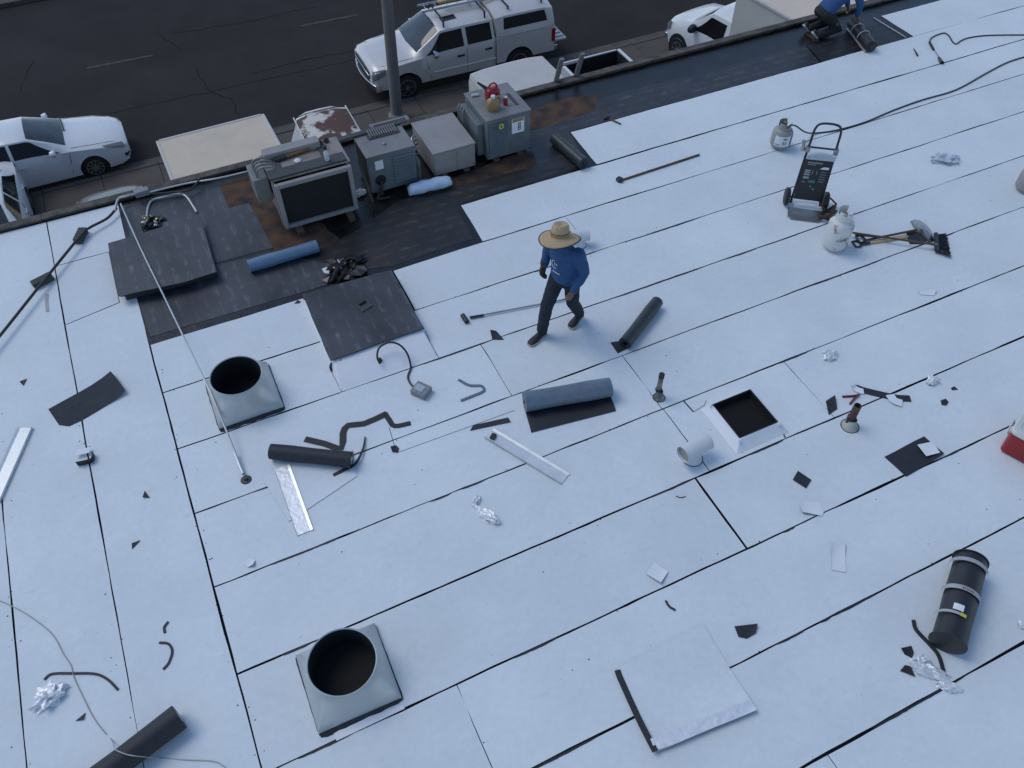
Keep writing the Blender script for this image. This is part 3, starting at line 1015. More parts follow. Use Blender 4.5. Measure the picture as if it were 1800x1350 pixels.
# concrete light pole
pb_ = P(699, 211, ZR)
lp = thing('light_pole', 'tall grey concrete light pole standing behind the kerb', 'light pole', (pb_.x, pb_.y, ZR + .08))
m = MB(); m.tube([pb_ + V(0, 0, .1), pb_ + V(.12, 0, 4.5), pb_ + V(.24, 0, 9.0)], [.17, .14, .11], 14)
m.build('shaft', 'concrete_pole', parent=lp)
m = MB(); m.lathe([(.26, 0), (.26, .10), (.20, .16)], 14, (pb_.x, pb_.y, ZR + .09)); m.build('base_collar', 'concrete_pole', parent=lp)
m = MB(); m.tube([pb_ + V(.24, 0, 8.9), pb_ + V(.2, .8, 9.3), pb_ + V(.2, 1.9, 9.4)], .04, 8, sm=4)
ar = m.build('arm', 'galvanised', parent=lp)
m = MB(); m.box(pb_ + V(.2, 2.1, 9.38), (.24, .6, .12)); m.build('lamp_head', 'galvanised', parent=lp, bevel=.03)

# vehicles parked nose-in or tail-in towards the building
def box_truck(label, x0, x1, yfar, ztop, ln, rz, wallm, roofm, mirror_side=True, cab=True):
    """box truck parked at right angles to the building, far end of the box at yfar"""
    cx = (x0 + x1) / 2
    t = thing('box_truck', label, 'box truck', (cx, yfar, ZR + .02), rz)
    h = ztop - ZR - .02
    w2 = (x1 - x0) / 2
    m = MB(); m.bb(-w2, w2, -ln, 0, .75, h - .06)
    m.build('cargo_box', wallm, parent=t, local=True, bevel=.02)
    m = MB(); m.bb(-w2 + .02, w2 - .02, -ln + .02, -.02, h - .0595, h)
    rf = m.build('box_roof', roofm, parent=t, local=True, bevel=.02)
    m = MB()
    for s_ in (-1, 1):
        m.bb(s_ * w2 - .035, s_ * w2 + .035, -ln, 0, h - .075, h + .012)
    m.bb(-w2 + .036, w2 - .036, -.04, .03, h - .075, h + .012); m.bb(-w2 + .036, w2 - .036, -ln - .03, -ln + .04, h - .075, h + .012)
    m.build('roof_rail', 'panel_grey', parent=rf, local=True, bevel=.015)
    m = MB(); m.bb(-w2 * .8, w2 * .8, -ln + .3, -.2, .55, .74); m.build('chassis', 'hvac_dark', parent=t, local=True)
    for y in (-.9, -ln + 1.2):
        for s_ in (-1, 1):
            q = MB()
            q.lathe([(.2, -.12), (.38, -.12), (.42, -.06), (.42, .06), (.38, .12), (.2, .12)], 20, (s_ * (w2 - .2), y, .42), Matrix.Rotation(PI / 2, 4, 'Y'))
            q.build('wheel', 'rubber', parent=t, local=True)
    return t
bt = box_truck('beige-roofed box truck parked against the building between the cars', -.30, 2.02, P(370, 224, -2.95).y, -2.95, 5.2, R(1.2), 'panel_white', 'panel_beige')
# mirror arm sticking out on the left of the beige truck
q = P(286, 303, -3.9)
m = MB()
m.tube([(-1.18, -1.5, 2.15), (-1.30, -1.5, 2.2), (-1.36, -1.5, 1.9), (-1.36, -1.5, 1.5), (-1.30, -1.5, 1.25), (-1.18, -1.5, 1.25)], .022, 6)
m.bb(-1.42, -1.32, -1.60, -1.54, 1.45, 1.95)
m.build('wing_mirror', 'print_black', parent=bt, local=True)

def van(label, cx, yfar, rz, ht, wr, wb, ln, roofm, wallm, cat='van', zr=ZR + .02, boxy=False):
    t = thing('van', label, cat, (cx, yfar, zr), rz)
    if boxy:
        ST = [(0, [(wb * .92, .35), (wb * .96, .7), (wb * .95, 1.0), (wr * .98, ht - .34), (wr * .93, ht - .08), (wr * .6, ht - .04), (0, ht - .03)]),
              (-.10, [(wb * .97, .32), (wb, .7), (wb * .98, 1.05), (wr * 1.04, ht - .24), (wr * .99, ht - .03), (wr * .7, ht - .005), (0, ht)]),
              (-ln + .3, [(wb * .97, .32), (wb, .7), (wb * .98, 1.05), (wr * 1.04, ht - .24), (wr * .99, ht - .03), (wr * .7, ht), (0, ht + .01)]),
              (-ln, [(wb * .9, .4), (wb * .95, .7), (wb * .93, 1.05), (wr * .97, ht - .26), (wr * .88, ht - .1), (wr * .5, ht - .05), (0, ht - .05)])]
    else:
        ST = [(0, [(wb * .88, .35), (wb * .93, .7), (wb * .9, 1.0), (wr * .92, ht - .40), (wr * .80, ht - .16), (wr * .5, ht - .08), (0, ht - .07)]),
              (-.25, [(wb * .97, .32), (wb, .7), (wb * .98, 1.05), (wr * 1.03, ht - .24), (wr * .96, ht - .06), (wr * .6, ht - .01), (0, ht)]),
              (-ln + .3, [(wb * .97, .32), (wb, .7), (wb * .98, 1.05), (wr * 1.03, ht - .24), (wr * .96, ht - .06), (wr * .6, ht), (0, ht + .01)]),
              (-ln, [(wb * .9, .4), (wb * .95, .7), (wb * .93, 1.05), (wr * .97, ht - .26), (wr * .88, ht - .1), (wr * .5, ht - .05), (0, ht - .05)])]
    o = body_mesh(ST, 6).build('body', wallm, parent=t, local=True)
    o.rotation_euler = (0, 0, PI / 2)
    # roof skin
    m = MB()
    rows = []
    for k in range(25):
        x = -.14 - (ln - .30) * k / 24
        rows.append([V(x, s_ * (body_point(ST, x, v).y), body_point(ST, x, v).z + .012) for s_, v in ((1, 3.72), (1, 4.0), (1, 4.5), (1, 5.0), (1, 5.5), (1, 6), (-1, 5.5), (-1, 5), (-1, 4.5), (-1, 4), (-1, 3.72))])
    m.loft(rows, caps=False, closed=False)
    rf = m.build('roof', roofm, parent=t, local=True, angle=60)
    rf.rotation_euler = (0, 0, PI / 2)
    for s_ in (-1, 1):
        m = MB(); m.tube([V(-.12, s_ * wr * 1.005, ht - .09), V(-ln + .2, s_ * wr * 1.005, ht - .09)], .018, 6)
        gch = m.build('rain_gutter', wallm, parent=t, local=True)
        gch.rotation_euler = (0, 0, PI / 2)
        for k in range(3):
            g2 = glass_panel(ST, [(-.5 - k * 1.2, 2.25), (-1.45 - k * 1.2, 2.25), (-1.45 - k * 1.2, 2.75), (-.5 - k * 1.2, 2.75)], t, 'side_window', 'car_glass', s_)
            g2.rotation_euler = (0, 0, PI / 2)
            if boxy:
                break
        for x in (-.9, -ln + 1.0):
            q = MB()
            q.lathe([(.2, -.11), (.30, -.11), (.34, -.05), (.34, .05), (.30, .11), (.2, .11)], 20, (s_ * (wb - .12), x, .34), Matrix.Rotation(PI / 2, 4, 'Y'))
            q.build('wheel', 'rubber', parent=t, local=True)
    g1 = glass_panel(ST, [(-.01, 3.0), (-.01, 2.2), (-.01, 2.2), (-.01, 3.0)], t, 'rear_window', 'car_glass', 0)
    g1.rotation_euler = (0, 0, PI / 2)
    return t
van('white van with a badly rusted flaking roof beside the building', (P(512, 213, -4.1).x + P(612, 190, -4.1).x) / 2 + .02, P(560, 199, -4.1).y + .12, R(-1), 2.20, .66, 1.14, 4.9, 'rusty_roof', 'white_paint')
van('tall white cargo van parked next to the ladder', (P(828, 127, -3.75).x + P(945, 97, -3.75).x) / 2, P(890, 111, -3.75).y + .0, R(1), 2.47, 1.04, 1.09, 5.4, 'panel_white', 'panel_white', boxy=True)
# black cargo rack pickup with open bed behind the rusty van
q = P(668, 222, -4.75)
tr = thing('utility_trailer', 'small open trailer with a mesh floor beside the rusty van', 'trailer', (q.x + .25, q.y, ZR + .02))
X0, X1, Y1 = P(652, 219, -4.75).x, P(690, 208, -4.75).x, P(672, 213, -4.75).y
m = MB()
for xx in (X0, X1 + .35):
    m.bb(xx - .05, xx + .05, Y1 - 2.6, Y1, -4.86, -4.74)
m.bb(X0 + .04, X1 + .31, Y1 - .1, Y1 - .01, -4.85, -4.745); m.bb(X0 + .04, X1 + .31, Y1 - 2.59, Y1 - 2.5, -4.85, -4.745)
m.build('frame', 'hvac_grey', parent=tr, bevel=.01)
m = MB(); m.bb(X0 + .051, X1 + .299, Y1 - 2.5, Y1 - .1, -5.5, -5.44)
m.build('floor', 'hvac_dark', parent=tr)
k = X0 + .12
while k < X1 + .27:
    m = MB(); m.bb(k - .015, k + .015, Y1 - 2.52, Y1 - .08, -4.80, -4.775); k += .09
    m.build('slat', 'grey_paint', parent=tr)
for xx in (X0, X1 + .35):
    m = MB(); m.bb(xx - .03, xx + .03, Y1 - 2.5, Y1 - .1, -5.45, -4.861)
    m.build('side_panel', 'hvac_grey', parent=tr)
for xx in (X0 - .2, X1 + .55):
    m = MB(); m.lathe([(.15, -.1), (.28, -.1), (.32, -.05), (.32, .05), (.28, .1), (.15, .1)], 18, (xx, Y1 - 1.4, ZR + .34), Matrix.Rotation(PI / 2, 4, 'Y')); m.build('wheel', 'rubber', parent=tr)
# open bed pickup by the ladder
bx = (P(991, 101, -4.85).x + P(1067, 93, -4.85).x) / 2
by = P(1030, 97, -4.85).y
pickup('white pickup with an empty black-lined open bed beside the ladder', (bx + .15, by - 2.9, CZ + .02), -PI / 2, 'white_paint', False)
# box truck parked nose-out: cab beyond, grey box side towards the camera
BX0 = 15.30
btr = box_truck('tall grey-sided box truck with a white cab, nose-out by the kneeling worker', BX0, BX0 + 2.45, 17.98, -3.0, 6.0, R(7), 'panel_grey', 'panel_pale')
SV = [(2.55, [(.80, .42), (.88, .62), (.86, .88), (.70, .98), (.40, 1.02), (0, 1.03)]),
      (2.35, [(.93, .38), (.98, .66), (.94, 1.05), (.80, 1.16), (.45, 1.20), (0, 1.21)]),
      (1.55, [(.97, .38), (1.0, .70), (.96, 1.16), (.86, 1.32), (.50, 1.38), (0, 1.40)]),
      (.75, [(.97, .38), (1.0, .70), (.965, 1.18), (.80, 1.90), (.50, 2.02), (0, 2.05)]),
      (-.3, [(.97, .38), (1.0, .70), (.97, 1.2), (.82, 1.96), (.52, 2.08), (0, 2.11)]),
      (-.72, [(.97, .38), (1.0, .70), (.97, 1.2), (.82, 1.96), (.52, 2.08), (0, 2.11)])]
def in_cab(o):
    o.rotation_euler = (0, 0, PI / 2); o.location = (0, .37, 0); return o
o_ = in_cab(body_mesh(SV, 3).build('cab', 'white_paint', parent=btr, local=True))
glass_ = [glass_panel(SV, [(1.50, 5), (.82, 5), (.82, 3.2), (1.46, 3.15)], btr, 'windscreen', 'wind_glass', 0)]
for s_ in (1, -1):
    glass_.append(glass_panel(SV, [(1.42, 2.15), (.10, 2.15), (.10, 2.85), (.78, 2.85)], btr, 'side_window', 'car_glass', s_))
    glass_.append(glass_panel(SV, [(2.54, 1.2), (2.30, 1.4), (2.28, 2.0), (2.50, 2.2)], btr, 'headlight', 'lamp_glass', s_, off=.012))
    glass_.append(mirror(btr, 1.25, s_ * .97, 1.25, 'print_black', .17))
    m = MB(); m.lathe([(.44, -.02), (.44, .02)], 26, (1.80, s_ * .985, .42), Matrix.Rotation(PI / 2, 4, 'X')); glass_.append(m.build('wheel_arch', 'rubber', parent=btr, local=True))  # flat dark disc stands in for the shaded wheel well
    glass_.append(wheel(btr, 1.80, s_ * .93, .37, .2, 6, 'steel'))
m = MB(); m.bb(2.46, 2.62, -.88, .88, .42, .58); glass_.append(m.build('front_bumper', 'chrome', parent=btr, local=True, bevel=.03))
m = MB(); m.bb(2.48, 2.575, -.5, .5, .66, .86); glass_.append(m.build('grille', 'print_black', parent=btr, local=True, bevel=.02))
for o_ in glass_:
    in_cab(o_)
sedan('white car parked nose-in, only its side window showing past the roof edge', (P(22, 362, -4.95).x - .75, P(22, 362, -4.95).y + .1, CZ + .02), -PI / 2)
sedan('silver car parked nose-out, only its bonnet showing past the roof edge', (P(192, 345, -5.3).x, P(195, 337, -5.3).y - 2.02, CZ + .02), PI / 2, 'grey_paint')
# access ladder leaning on the roof edge
la, lb = P(995, 95, .75), P(1030, 88, .75)
c0 = (P(985, 150, .06) + P(1016, 139, .06)) / 2
xl, xr2 = P(984, 152, .05).x, P(1014, 143, .05).x
cx = (xl + xr2) / 2
ladder('access_ladder', 'extension ladder leaning against the roof edge near the white van', (cx - .0, 13.2, ZR + .05), (cx + .05, 10.98, .52), (xr2 - xl + .05, 0, 0), 22, .028, 'hvac_grey')

# ================================================================== equipment standing on the roof
def louvers(parent, x0, x1, y, z0, z1, n, mt='hvac_blue', name='louver', depth=.03):
    m = MB(); m.bb(x0, x1, y - .003, y + .002, z0, z1); m.build('louver_gap_shade', 'filter_gap_black', parent=parent)  # dark panel paints the shade between the slats
    h = (z1 - z0) / n
    for k in range(n):
        z = z0 + h * (k + .5)
        m = MB()
        m.add([(x0, y - .0035, z + h * .42), (x1, y - .0035, z + h * .42), (x1, y - depth, z - h * .10), (x0, y - depth, z - h * .10), (x0, y - depth + .004, z - h * .18), (x1, y - depth + .004, z - h * .18), (x0, y - .0035, z + h * .30), (x1, y - .0035, z + h * .30)],
              [(0, 1, 2, 3), (3, 2, 5, 4), (4, 5, 7, 6), (0, 3, 4, 6), (1, 7, 5, 2), (0, 6, 7, 1)])
        m.build(name, mt, parent=parent, smooth=False)
def casing(t, x0, x1, y0, y1, z0, z1, mside, mtop, over=.012, bev=.008):
    m = MB(); m.bb(x0, x1, y0, y1, z0, z1 - .02)
    m.build('casing', mside, parent=t, bevel=bev)
    m = MB(); m.bb(x0 - over, x1 + over, y0 - over, y1 + over, z1 - .0195, z1)
    return m.build('top_panel', mtop, parent=t, bevel=.005)
def skids(t, xs, y0, y1, z1, w_=.09):
    for x in xs:
        m = MB(); m.bb(x - w_ / 2, x + w_ / 2, y0, y1, .003, z1); m.build('skid', 'wood', parent=t, bevel=.005)

# --- unit 1: open-fronted evaporative unit with a black filter face
u1 = thing('evaporative_cooler', 'tan metal cooler with a wide black filter face and conduit loops on top', 'hvac unit', (1.52, 9.6, 0))
skids(u1, (1.18, 1.90), 9.16, 10.1, .09)
x0, x1, y0, y1, z0, z1 = 1.0, 2.04, 9.28, 9.98, .09, .80
m = MB()
m.bb(x0, x1, y1 - .03, y1, z0, z1); m.bb(x0 + .002, x1 - .002, y0 + .06, y1 - .02, z0, z0 + .04)
m.bb(x0 + .001, x0 + .03, y0 + .2, y1 - .01, z0 + .01, z1 - .01); m.bb(x1 - .03, x1 - .001, y0 + .2, y1 - .01, z0 + .01, z1 - .01)
m.build('casing', 'hvac_tan_top', parent=u1, bevel=.004)
m = MB(); m.bb(x0 + .04, x1 - .04, y0 + .045, y0 + .09, z0 + .02, z1 - .03)
m.build('filter_face', 'filter_gap_black', parent=u1)
for xa, xb, za, zb in ((x0, x0 + .055, z0, z1), (x1 - .055, x1, z0, z1), (x0 + .0555, x1 - .0555, z0, z0 + .05), (x0 + .0555, x1 - .0555, z1 - .06, z1)):
    m = MB(); m.bb(xa, xb, y0, y0 + .06, za, zb); m.build('frame_bar', 'hvac_tan', parent=u1, bevel=.006)
for yy in (y0 + .11, y0 + .17):
    m = MB(); m.bb(x0 - .012, x0 + .02, yy - .02, yy + .02, z0, z1 - .005); m.build('side_slat', 'hvac_tan', parent=u1, bevel=.004)
m = MB(); m.bb(x0 - .02, x1 + .02, y0 + .10, y1 + .02, z1 + .001, z1 + .025); m.build('top_panel', 'hvac_tan_top', parent=u1, bevel=.004)
m = MB(); m.bb(x0 - .03, x1 - .02, y0 + .11, y0 + .30, z1 + .0255, z1 + .05); m.build('top_strip', 'hvac_dark', parent=u1, bevel=.004)
m = MB(); m.bb(x0 + .02, x1 - .25, y1 - .16, y1 + .0, z1 + .0255, z1 + .13); m.build('rear_box', 'hvac_tan', parent=u1, bevel=.01)
for k in range(4):
    m = MB()
    yb = y1 - .10 - k * .075
    m.tube([(x0 - .16, yb + .02, z1 - .28), (x0 - .14, yb + .02, z1 + .0), (x0 - .06, yb, z1 + .07), (x0 + .06, yb - .03, z1 + .07), (x0 + .11, yb - .05, z1 + .03)], .014, 8, sm=5)
    m.build('conduit_loop', 'hvac_grey', parent=u1)
m = MB(); m.bb(x0 - .22, x0 - .02, y0 + .32, y1 + .02, z1 - .42, z1 - .06); m.build('junction_box', 'hvac_grey', parent=u1, bevel=.012)
m = MB(); m.bb(x0 + .10, x0 + .19, y0 + .30, y1 - .18, z1 + .0255, z1 + .045); m.build('cross_strap', 'hvac_dark', parent=u1, bevel=.003)
m = MB(); m.bb(x1 - .30, x1 - .21, y0 + .305, y1 - .08, z1 + .0255, z1 + .045); m.build('cross_strap', 'hvac_dark', parent=u1, bevel=.003)
m = MB(); m.tube([(x0 + .30, y1 - .20, z1 + .06), (x1 - .40, y1 - .16, z1 + .06)], .022, 8); m.build('wood_grip', 'dull_orange', parent=u1)
m = MB(); m.tube([(x0 + .14, y1 - .22, z1 + .06), (x0 + .30, y1 - .20, z1 + .06)], .028, 8); m.build('grip_sleeve', 'print_black', parent=u1)
t = thing('spray_bottle', 'clear bottle with black cap standing on the black-faced cooler', 'bottle', (x1 - .26, y0 + .20, z1 + .051))
m = MB(); m.lathe([(.03, 0), (.034, .02), (.034, .12), (.015, .15), (.015, .17)], 14, t.location); m.build('bottle_body', 'clear_wrap', parent=t)
m = MB(); m.lathe([(.022, .165), (.022, .22), (.012, .225)], 12, t.location); m.build('cap', 'print_black', parent=t)
for k, (dx, dy) in enumerate(((.0, .0), (.10, .05), (.19, .02), (.28, .06))):
    m = MB(); m.lathe([(.034, 0), (.042, .02), (.03, .05), (.01, .065)], 10, (x1 - .42 + dx, y1 - .09 + dy * .6, z1 + .026)); m.build('clamp', 'print_black', parent=u1)

# --- unit 2
u2 = thing('package_unit', 'blue-grey package unit with a round black hose hole and white sticker', 'hvac unit', (2.67, 9.85, 0))
skids(u2, (2.45, 2.9), 9.54, 10.25, .055)
x0, x1, y0, y1, z0, z1 = 2.335, 3.03, 9.57, 10.16, .055, .665
casing(u2, x0, x1, y0, y1, z0, z1, 'hvac_blue', 'hvac_grey')
louvers(u2, x0 + .36, x1 - .03, y0, z0 + .08, z1 - .10, 9)
m = MB(); m.bb(x0 - .004, x0 + .001, y0 + .05, y1 - .05, z0 + .05, z1 - .06); m.build('dark_side_face', 'filter_gap_black', parent=u2)  # flat black panel over the open left side
m = MB(); m.bb(x0 + .10, x0 + .22, y0 - .003, y0 - .0005, z1 - .24, z1 - .10); m.build('sticker', 'label_white', parent=u2)
m = MB(); m.lathe([(.085, -.012), (.085, .004), (.07, .004), (.07, -.012)], 20, (x0 + .15, y0, z0 + .19), Matrix.Rotation(PI / 2, 4, 'X'), caps=False); m.build('hose_collar', 'print_black', parent=u2)
m = MB(); m.lathe([(.07, -.002), (.07, .002)], 20, (x0 + .15, y0 - .002, z0 + .19), Matrix.Rotation(PI / 2, 4, 'X')); m.build('hose_hole', 'hole_shade', parent=u2)  # flat disc, its dark colour stands in for shade in the hole
m = MB(); m.tube([(x0 + .15, y0 - .01, z0 + .17), (x0 + .13, y0 - .07, z0 + .10), (x0 + .07, y0 - .09, .06), (x0 + .05, y0 - .12, .03), (x0 + .22, y0 - .14, .025)], .022, 8, sm=5); m.build('hose', 'rubber', parent=u2)
for k in range(12):
    xx = x0 + .20 + k * .035
    m = MB(); m.box((xx, y1 - .10, z1 + .022), (.014, .18, .035)); m.build('grille_fin', 'hvac_grey', parent=u2)
m = MB(); m.bb(x0 + .16, x0 + .63, y1 - .22, y1 + .01, z1 + .0005, z1 + .012); m.build('grille_tray', 'hvac_dark', parent=u2)
m = MB(); m.lathe([(.026, 0), (.03, .012), (.012, .03)], 12, (x0 + .33, y0 + .20, z1)); m.build('knob', 'steel', parent=u2)
m = MB(); m.box((0, 0, 0), (.03, .60, .045), X=Matrix.Translation((2.26, 9.55, .30)) @ Matrix.Rotation(R(42), 4, 'X'))
m.v = [(v[0], v[1], max(v[2], .006)) for v in m.v]
tag(m.build('wood_strip', 'block', bevel=.004), 'dark green wooden strip leaning against the blue-grey unit', 'wood strip')
a_, b_ = P(575, 238, .80), P(712, 203, .76)
m = MB(); d_ = (b_ - a_).normalized(); n_ = V(-d_.y, d_.x, 0)
m.loft([[p - n_ * .045 + V(0, 0, -.05), p + n_ * .045 + V(0, 0, -.05), p + n_ * .045 + V(0, 0, -.03), p - n_ * .045 + V(0, 0, -.03)] for p in (V(a_.x, a_.y, .725), V(b_.x, b_.y, .725))])
tag(m.build('long_board', 'hvac_dark', bevel=.004), 'long dark board lying across the back of the blue-grey unit', 'board')

# --- unit 3
u3 = thing('blower_housing', 'plain tan metal housing with two flat front panels', 'hvac unit', (3.62, 9.95, 0))
skids(u3, (3.45, 3.8), 9.54, 10.4, .05)
x0, x1, y0, y1, z0, z1 = 3.30, 3.95, 9.57, 10.42, .05, .44
casing(u3, x0, x1, y0, y1, z0, z1, 'hvac_tan', 'hvac_tan')
for xa, xb in ((x0 + .01, x0 + .345), (x0 + .365, x1 - .01)):
    m = MB(); m.bb(xa, xb, y0 - .008, y0 - .0005, z0 + .01, z1 - .035); m.build('front_panel', 'hvac_tan', parent=u3, bevel=.003)
m = MB(); m.lathe([(.01, 0), (.01, .012)], 8, (x1 - .03, y0 - .008, z0 + .05), Matrix.Rotation(PI / 2, 4, 'X')); m.build('bolt', 'print_black', parent=u3)
for k in range(5):
    m = MB(); q = V(3.10 + .03 * k, 9.7 + .11 * k, 0)
    m.tube([q + V(-.02, -.1, .02), q + V(.02, 0, .16 + .05 * (k % 3)), q + V(.0, .12, .3), q + V(.10, .2, .28)], .011 + .004 * (k % 2), 6, sm=4)
    m.build('pipework', ['hvac_grey', 'conduit', 'rubber'][k % 3], parent=u3)

# --- unit 4
u4 = thing('condenser_unit', 'tall grey-blue unit with front louvers, wiring label and a fuel can on top', 'hvac unit', (4.5, 10.0, 0))
skids(u4, (4.3, 4.7), 9.57, 10.35, .05)
x0, x1, y0, y1, z0, z1 = 4.16, 4.86, 9.60, 10.40, .05, .72
casing(u4, x0, x1, y0, y1, z0, z1, 'hvac_blue', 'hvac_grey')
louvers(u4, x0 + .03, x0 + .33, y0, z0 + .05, z1 - .08, 13)
m = MB(); m.bb(x0 + .40, x0 + .60, y0 - .004, y0 - .0005, z0 + .34, z1 - .09); lb_ = m.build('wiring_label', 'label_white', parent=u4)
m = MB(); m.bb(x0 + .50, x0 + .545, y0 - .0065, y0 - .0045, z0 + .38, z1 - .17); m.build('label_block', 'print_black', parent=lb_)
for k in range(3):
    m = MB(); m.bb(x0 + .51, x0 + .535, y0 - .009, y0 - .0067, z0 + .395 + k * .035, z0 + .415 + k * .035); m.build('label_mark', 'label_white', parent=lb_)
m = MB(); m.bb(x0 + .41, x0 + .59, y0 - .0075, y0 - .0043, z1 - .145, z1 - .093); m.build('label_header', 'brown_plastic', parent=lb_)
m = MB(); m.lathe([(.045, 0), (.045, .003)], 18, (x0 + .22, y0 - .024, z1 - .14), Matrix.Rotation(PI / 2, 4, 'X')); st_ = m.build('warning_sticker', 'label_yellow', parent=u4)
m = MB(); m.bb(x0 + .213, x0 + .227, y0 - .030, y0 - .0275, z1 - .165, z1 - .115); m.build('sticker_mark', 'hvac_dark', parent=st_)
m = MB(); m.bb(x0 - .10, x0 - .001, y0 + .12, y1 - .05, z0 + .03, z1 - .12); m.build('side_housing', 'hvac_blue', parent=u4, bevel=.008)
for k in range(3):
    m = MB(); m.tube([(x0 - .12, y1 - .1 - .08 * k, z1 - .08), (x0 - .16, y1 - .12 - .08 * k, z1 - .16), (x0 - .15, y1 - .12 - .08 * k, .1)], .014, 8, sm=4); m.build('copper_line', 'hvac_grey', parent=u4)
m = MB(); m.bb(x0 + .55, x0 + .60, y0 + .18, y0 + .52, z1 + .0005, z1 + .006); m.build('top_seam', 'hvac_dark', parent=u4)
# things on unit 4
zt = z1 + .001
t = thing('fuel_can', 'red plastic fuel can with black spout on top of the louvered unit', 'fuel can', (4.47, 10.08, zt))
m = MB()
rg = []
for z, sx, sy in ((0, .095, .07), (.02, .105, .08), (.14, .105, .08), (.17, .095, .07), (.19, .06, .045)):
    rg.append([V(4.47 + sx * math.copysign(abs(math.cos(a)) ** .5, math.cos(a)), 10.08 + sy * math.copysign(abs(math.sin(a)) ** .5, math.sin(a)), zt + z) for a in [2 * PI * k / 20 for k in range(20)]])
m.loft(rg); m.build('can_body', 'red_plastic', parent=t)
m = MB(); m.tube([(4.40, 10.08, zt + .17), (4.44, 10.08, zt + .24), (4.52, 10.08, zt + .24), (4.55, 10.08, zt + .16)], .014, 8, sm=4); m.build('handle', 'red_plastic', parent=t)
m = MB(); m.tube([(4.40, 10.10, zt + .17), (4.34, 10.16, zt + .21), (4.29, 10.20, zt + .25)], [.03, .022, .014], 10); m.build('spout', 'print_black', parent=t)
t = thing('jug', 'brown plastic jug with a white cap beside the red fuel can', 'jug', (4.37, 9.83, zt))
m = MB()
rg = []
for z, sx, sy in ((0, .085, .055), (.015, .095, .06), (.13, .095, .06), (.16, .075, .05), (.175, .03, .03), (.195, .028, .028)):
    rg.append([V(4.37 + sx * math.copysign(abs(math.cos(a)) ** .5, math.cos(a)), 9.83 + sy * math.copysign(abs(math.sin(a)) ** .5, math.sin(a)), zt + z) for a in [2 * PI * k / 20 for k in range(20)]])
m.loft(rg); m.build('jug_body', 'brown_plastic', parent=t)
m = MB(); m.lathe([(.033, .18), (.033, .215), (.028, .22)], 12, (4.37, 9.83, zt)); m.build('cap', 'white_plastic', parent=t)
m = MB(); m.tube([(4.40, 9.83, zt + .16), (4.46, 9.83, zt + .19), (4.475, 9.83, zt + .12)], .012, 8, sm=4); m.build('handle', 'brown_plastic', parent=t)
t = thing('drink_can', 'small red and silver drink can on the louvered unit', 'can', (4.58, 9.86, zt))
m = MB(); m.lathe([(.026, 0), (.033, .012), (.033, .105), (.027, .12)], 16, t.location); m.build('can_wall', 'red_plastic', parent=t)
m = MB(); m.lathe([(.027, .119), (.0275, .124), (.022, .121), (.002, .121)], 16, t.location); m.build('lid', 'aluminium', parent=t)
m = MB(); m.tube([(4.22, 10.27, zt + .02), (4.33, 10.25, zt + .02)], .018, 10)
tag(m.build('tube_of_glue', 'white_plastic'), 'small white tube lying behind the fuel can', 'tube')
m = MB(); m.lathe([(.016, 0), (.018, .01), (.018, .05), (.01, .06)], 10, (4.60, 10.16, zt)); tag(m.build('small_bottle', 'white_plastic'), 'tiny white bottle beside the red fuel can', 'bottle')

# --- white sack lying in front of the tan housing
a_, b_ = P(718, 334, .09), P(792, 316, .09)
ax = (b_ - a_); L_ = ax.length; ax.normalize(); nx = V(-ax.y, ax.x, 0)
rg = []
for k in range(13):
    t_ = k / 12
    wv = .095 * (1 - .25 * abs(2 * t_ - 1) ** 8) + .004 * math.sin(k * 2.1)
    hv = .082 * (1 - .3 * abs(2 * t_ - 1) ** 8) + .004 * math.sin(k * 1.7)
    c = a_.lerp(b_, t_)
    rg.append([V(c.x, c.y, .004 + hv) + nx * wv * math.cos(q) * (1 + .07 * math.sin(3 * q + k)) + V(0, 0, max(-hv, hv * math.sin(q) * (1 + .08 * math.sin(4 * q + k * 1.3)))) for q in [2 * PI * j / 18 for j in range(18)]])
m = MB(); m.loft(rg); tag(m.build('sack', 'sack', angle=80), 'stuffed white plastic sack lying in front of the tan housing', 'sack')

# --- low curbs under black covers
def curb(label, base, top, z1, cover_px, cm, skirt, thick=.016):
    t = thing('roof_curb', label, 'roof curb', (sum(p[0] for p in base) / 4, sum(p[1] for p in base) / 4, 0))
    m = MB(); m.loft([[V(p[0], p[1], .004) for p in base], [V(p[0], p[1], z1) for p in top]])
    m.build('skirt', skirt, parent=t, bevel=.012)
    pts = []
    cc = [tuple(P(x, y, z1 + .01)[:2]) for x, y in cover_px]
    for i in range(len(cc)):
        pts += jit_edge(cc[i], cc[(i + 1) % len(cc)], .006, .1, seed=i + 50)
    m = MB(); m.prism(pts, z1 + .001, z1 + thick, 0, 1)
    m.build('cover_sheet', [cm, 'black_membrane'], parent=t, smooth=False)
    return t
c1 = curb('low black curb draped with printed black underlayment near the left edge', [(-1.20, 8.90), (-.05, 8.84), (-.05, 9.96), (-1.20, 9.96)], [(-1.20, 8.92), (-.06, 8.86), (-.06, 9.95), (-1.20, 9.95)], .13,
     [(190, 428), (352, 380), (381, 478), (318, 498), (250, 512), (232, 516), (214, 521), (207, 520)], 'underlay_y', 'black_membrane')  # skirt's black also paints the dark shadow on its front
c2 = curb('square white-skirted curb with a black cover and small plate on it', [(.80, 6.30), (2.02, 6.33), (2.02, 7.9), (.82, 7.9)], [(.86, 6.72), (1.98, 6.74), (1.98, 7.86), (.86, 7.86)], .14,
     [(531, 518), (612, 495), (688, 475), (746, 577), (660, 606), (581, 634)], 'underlay_y', 'white_scrap')
q = P(640, 537, .165)
t = thing('floor_plate', 'small dark plate with a knob on the black curb cover', 'plate', (q.x, q.y, .157))
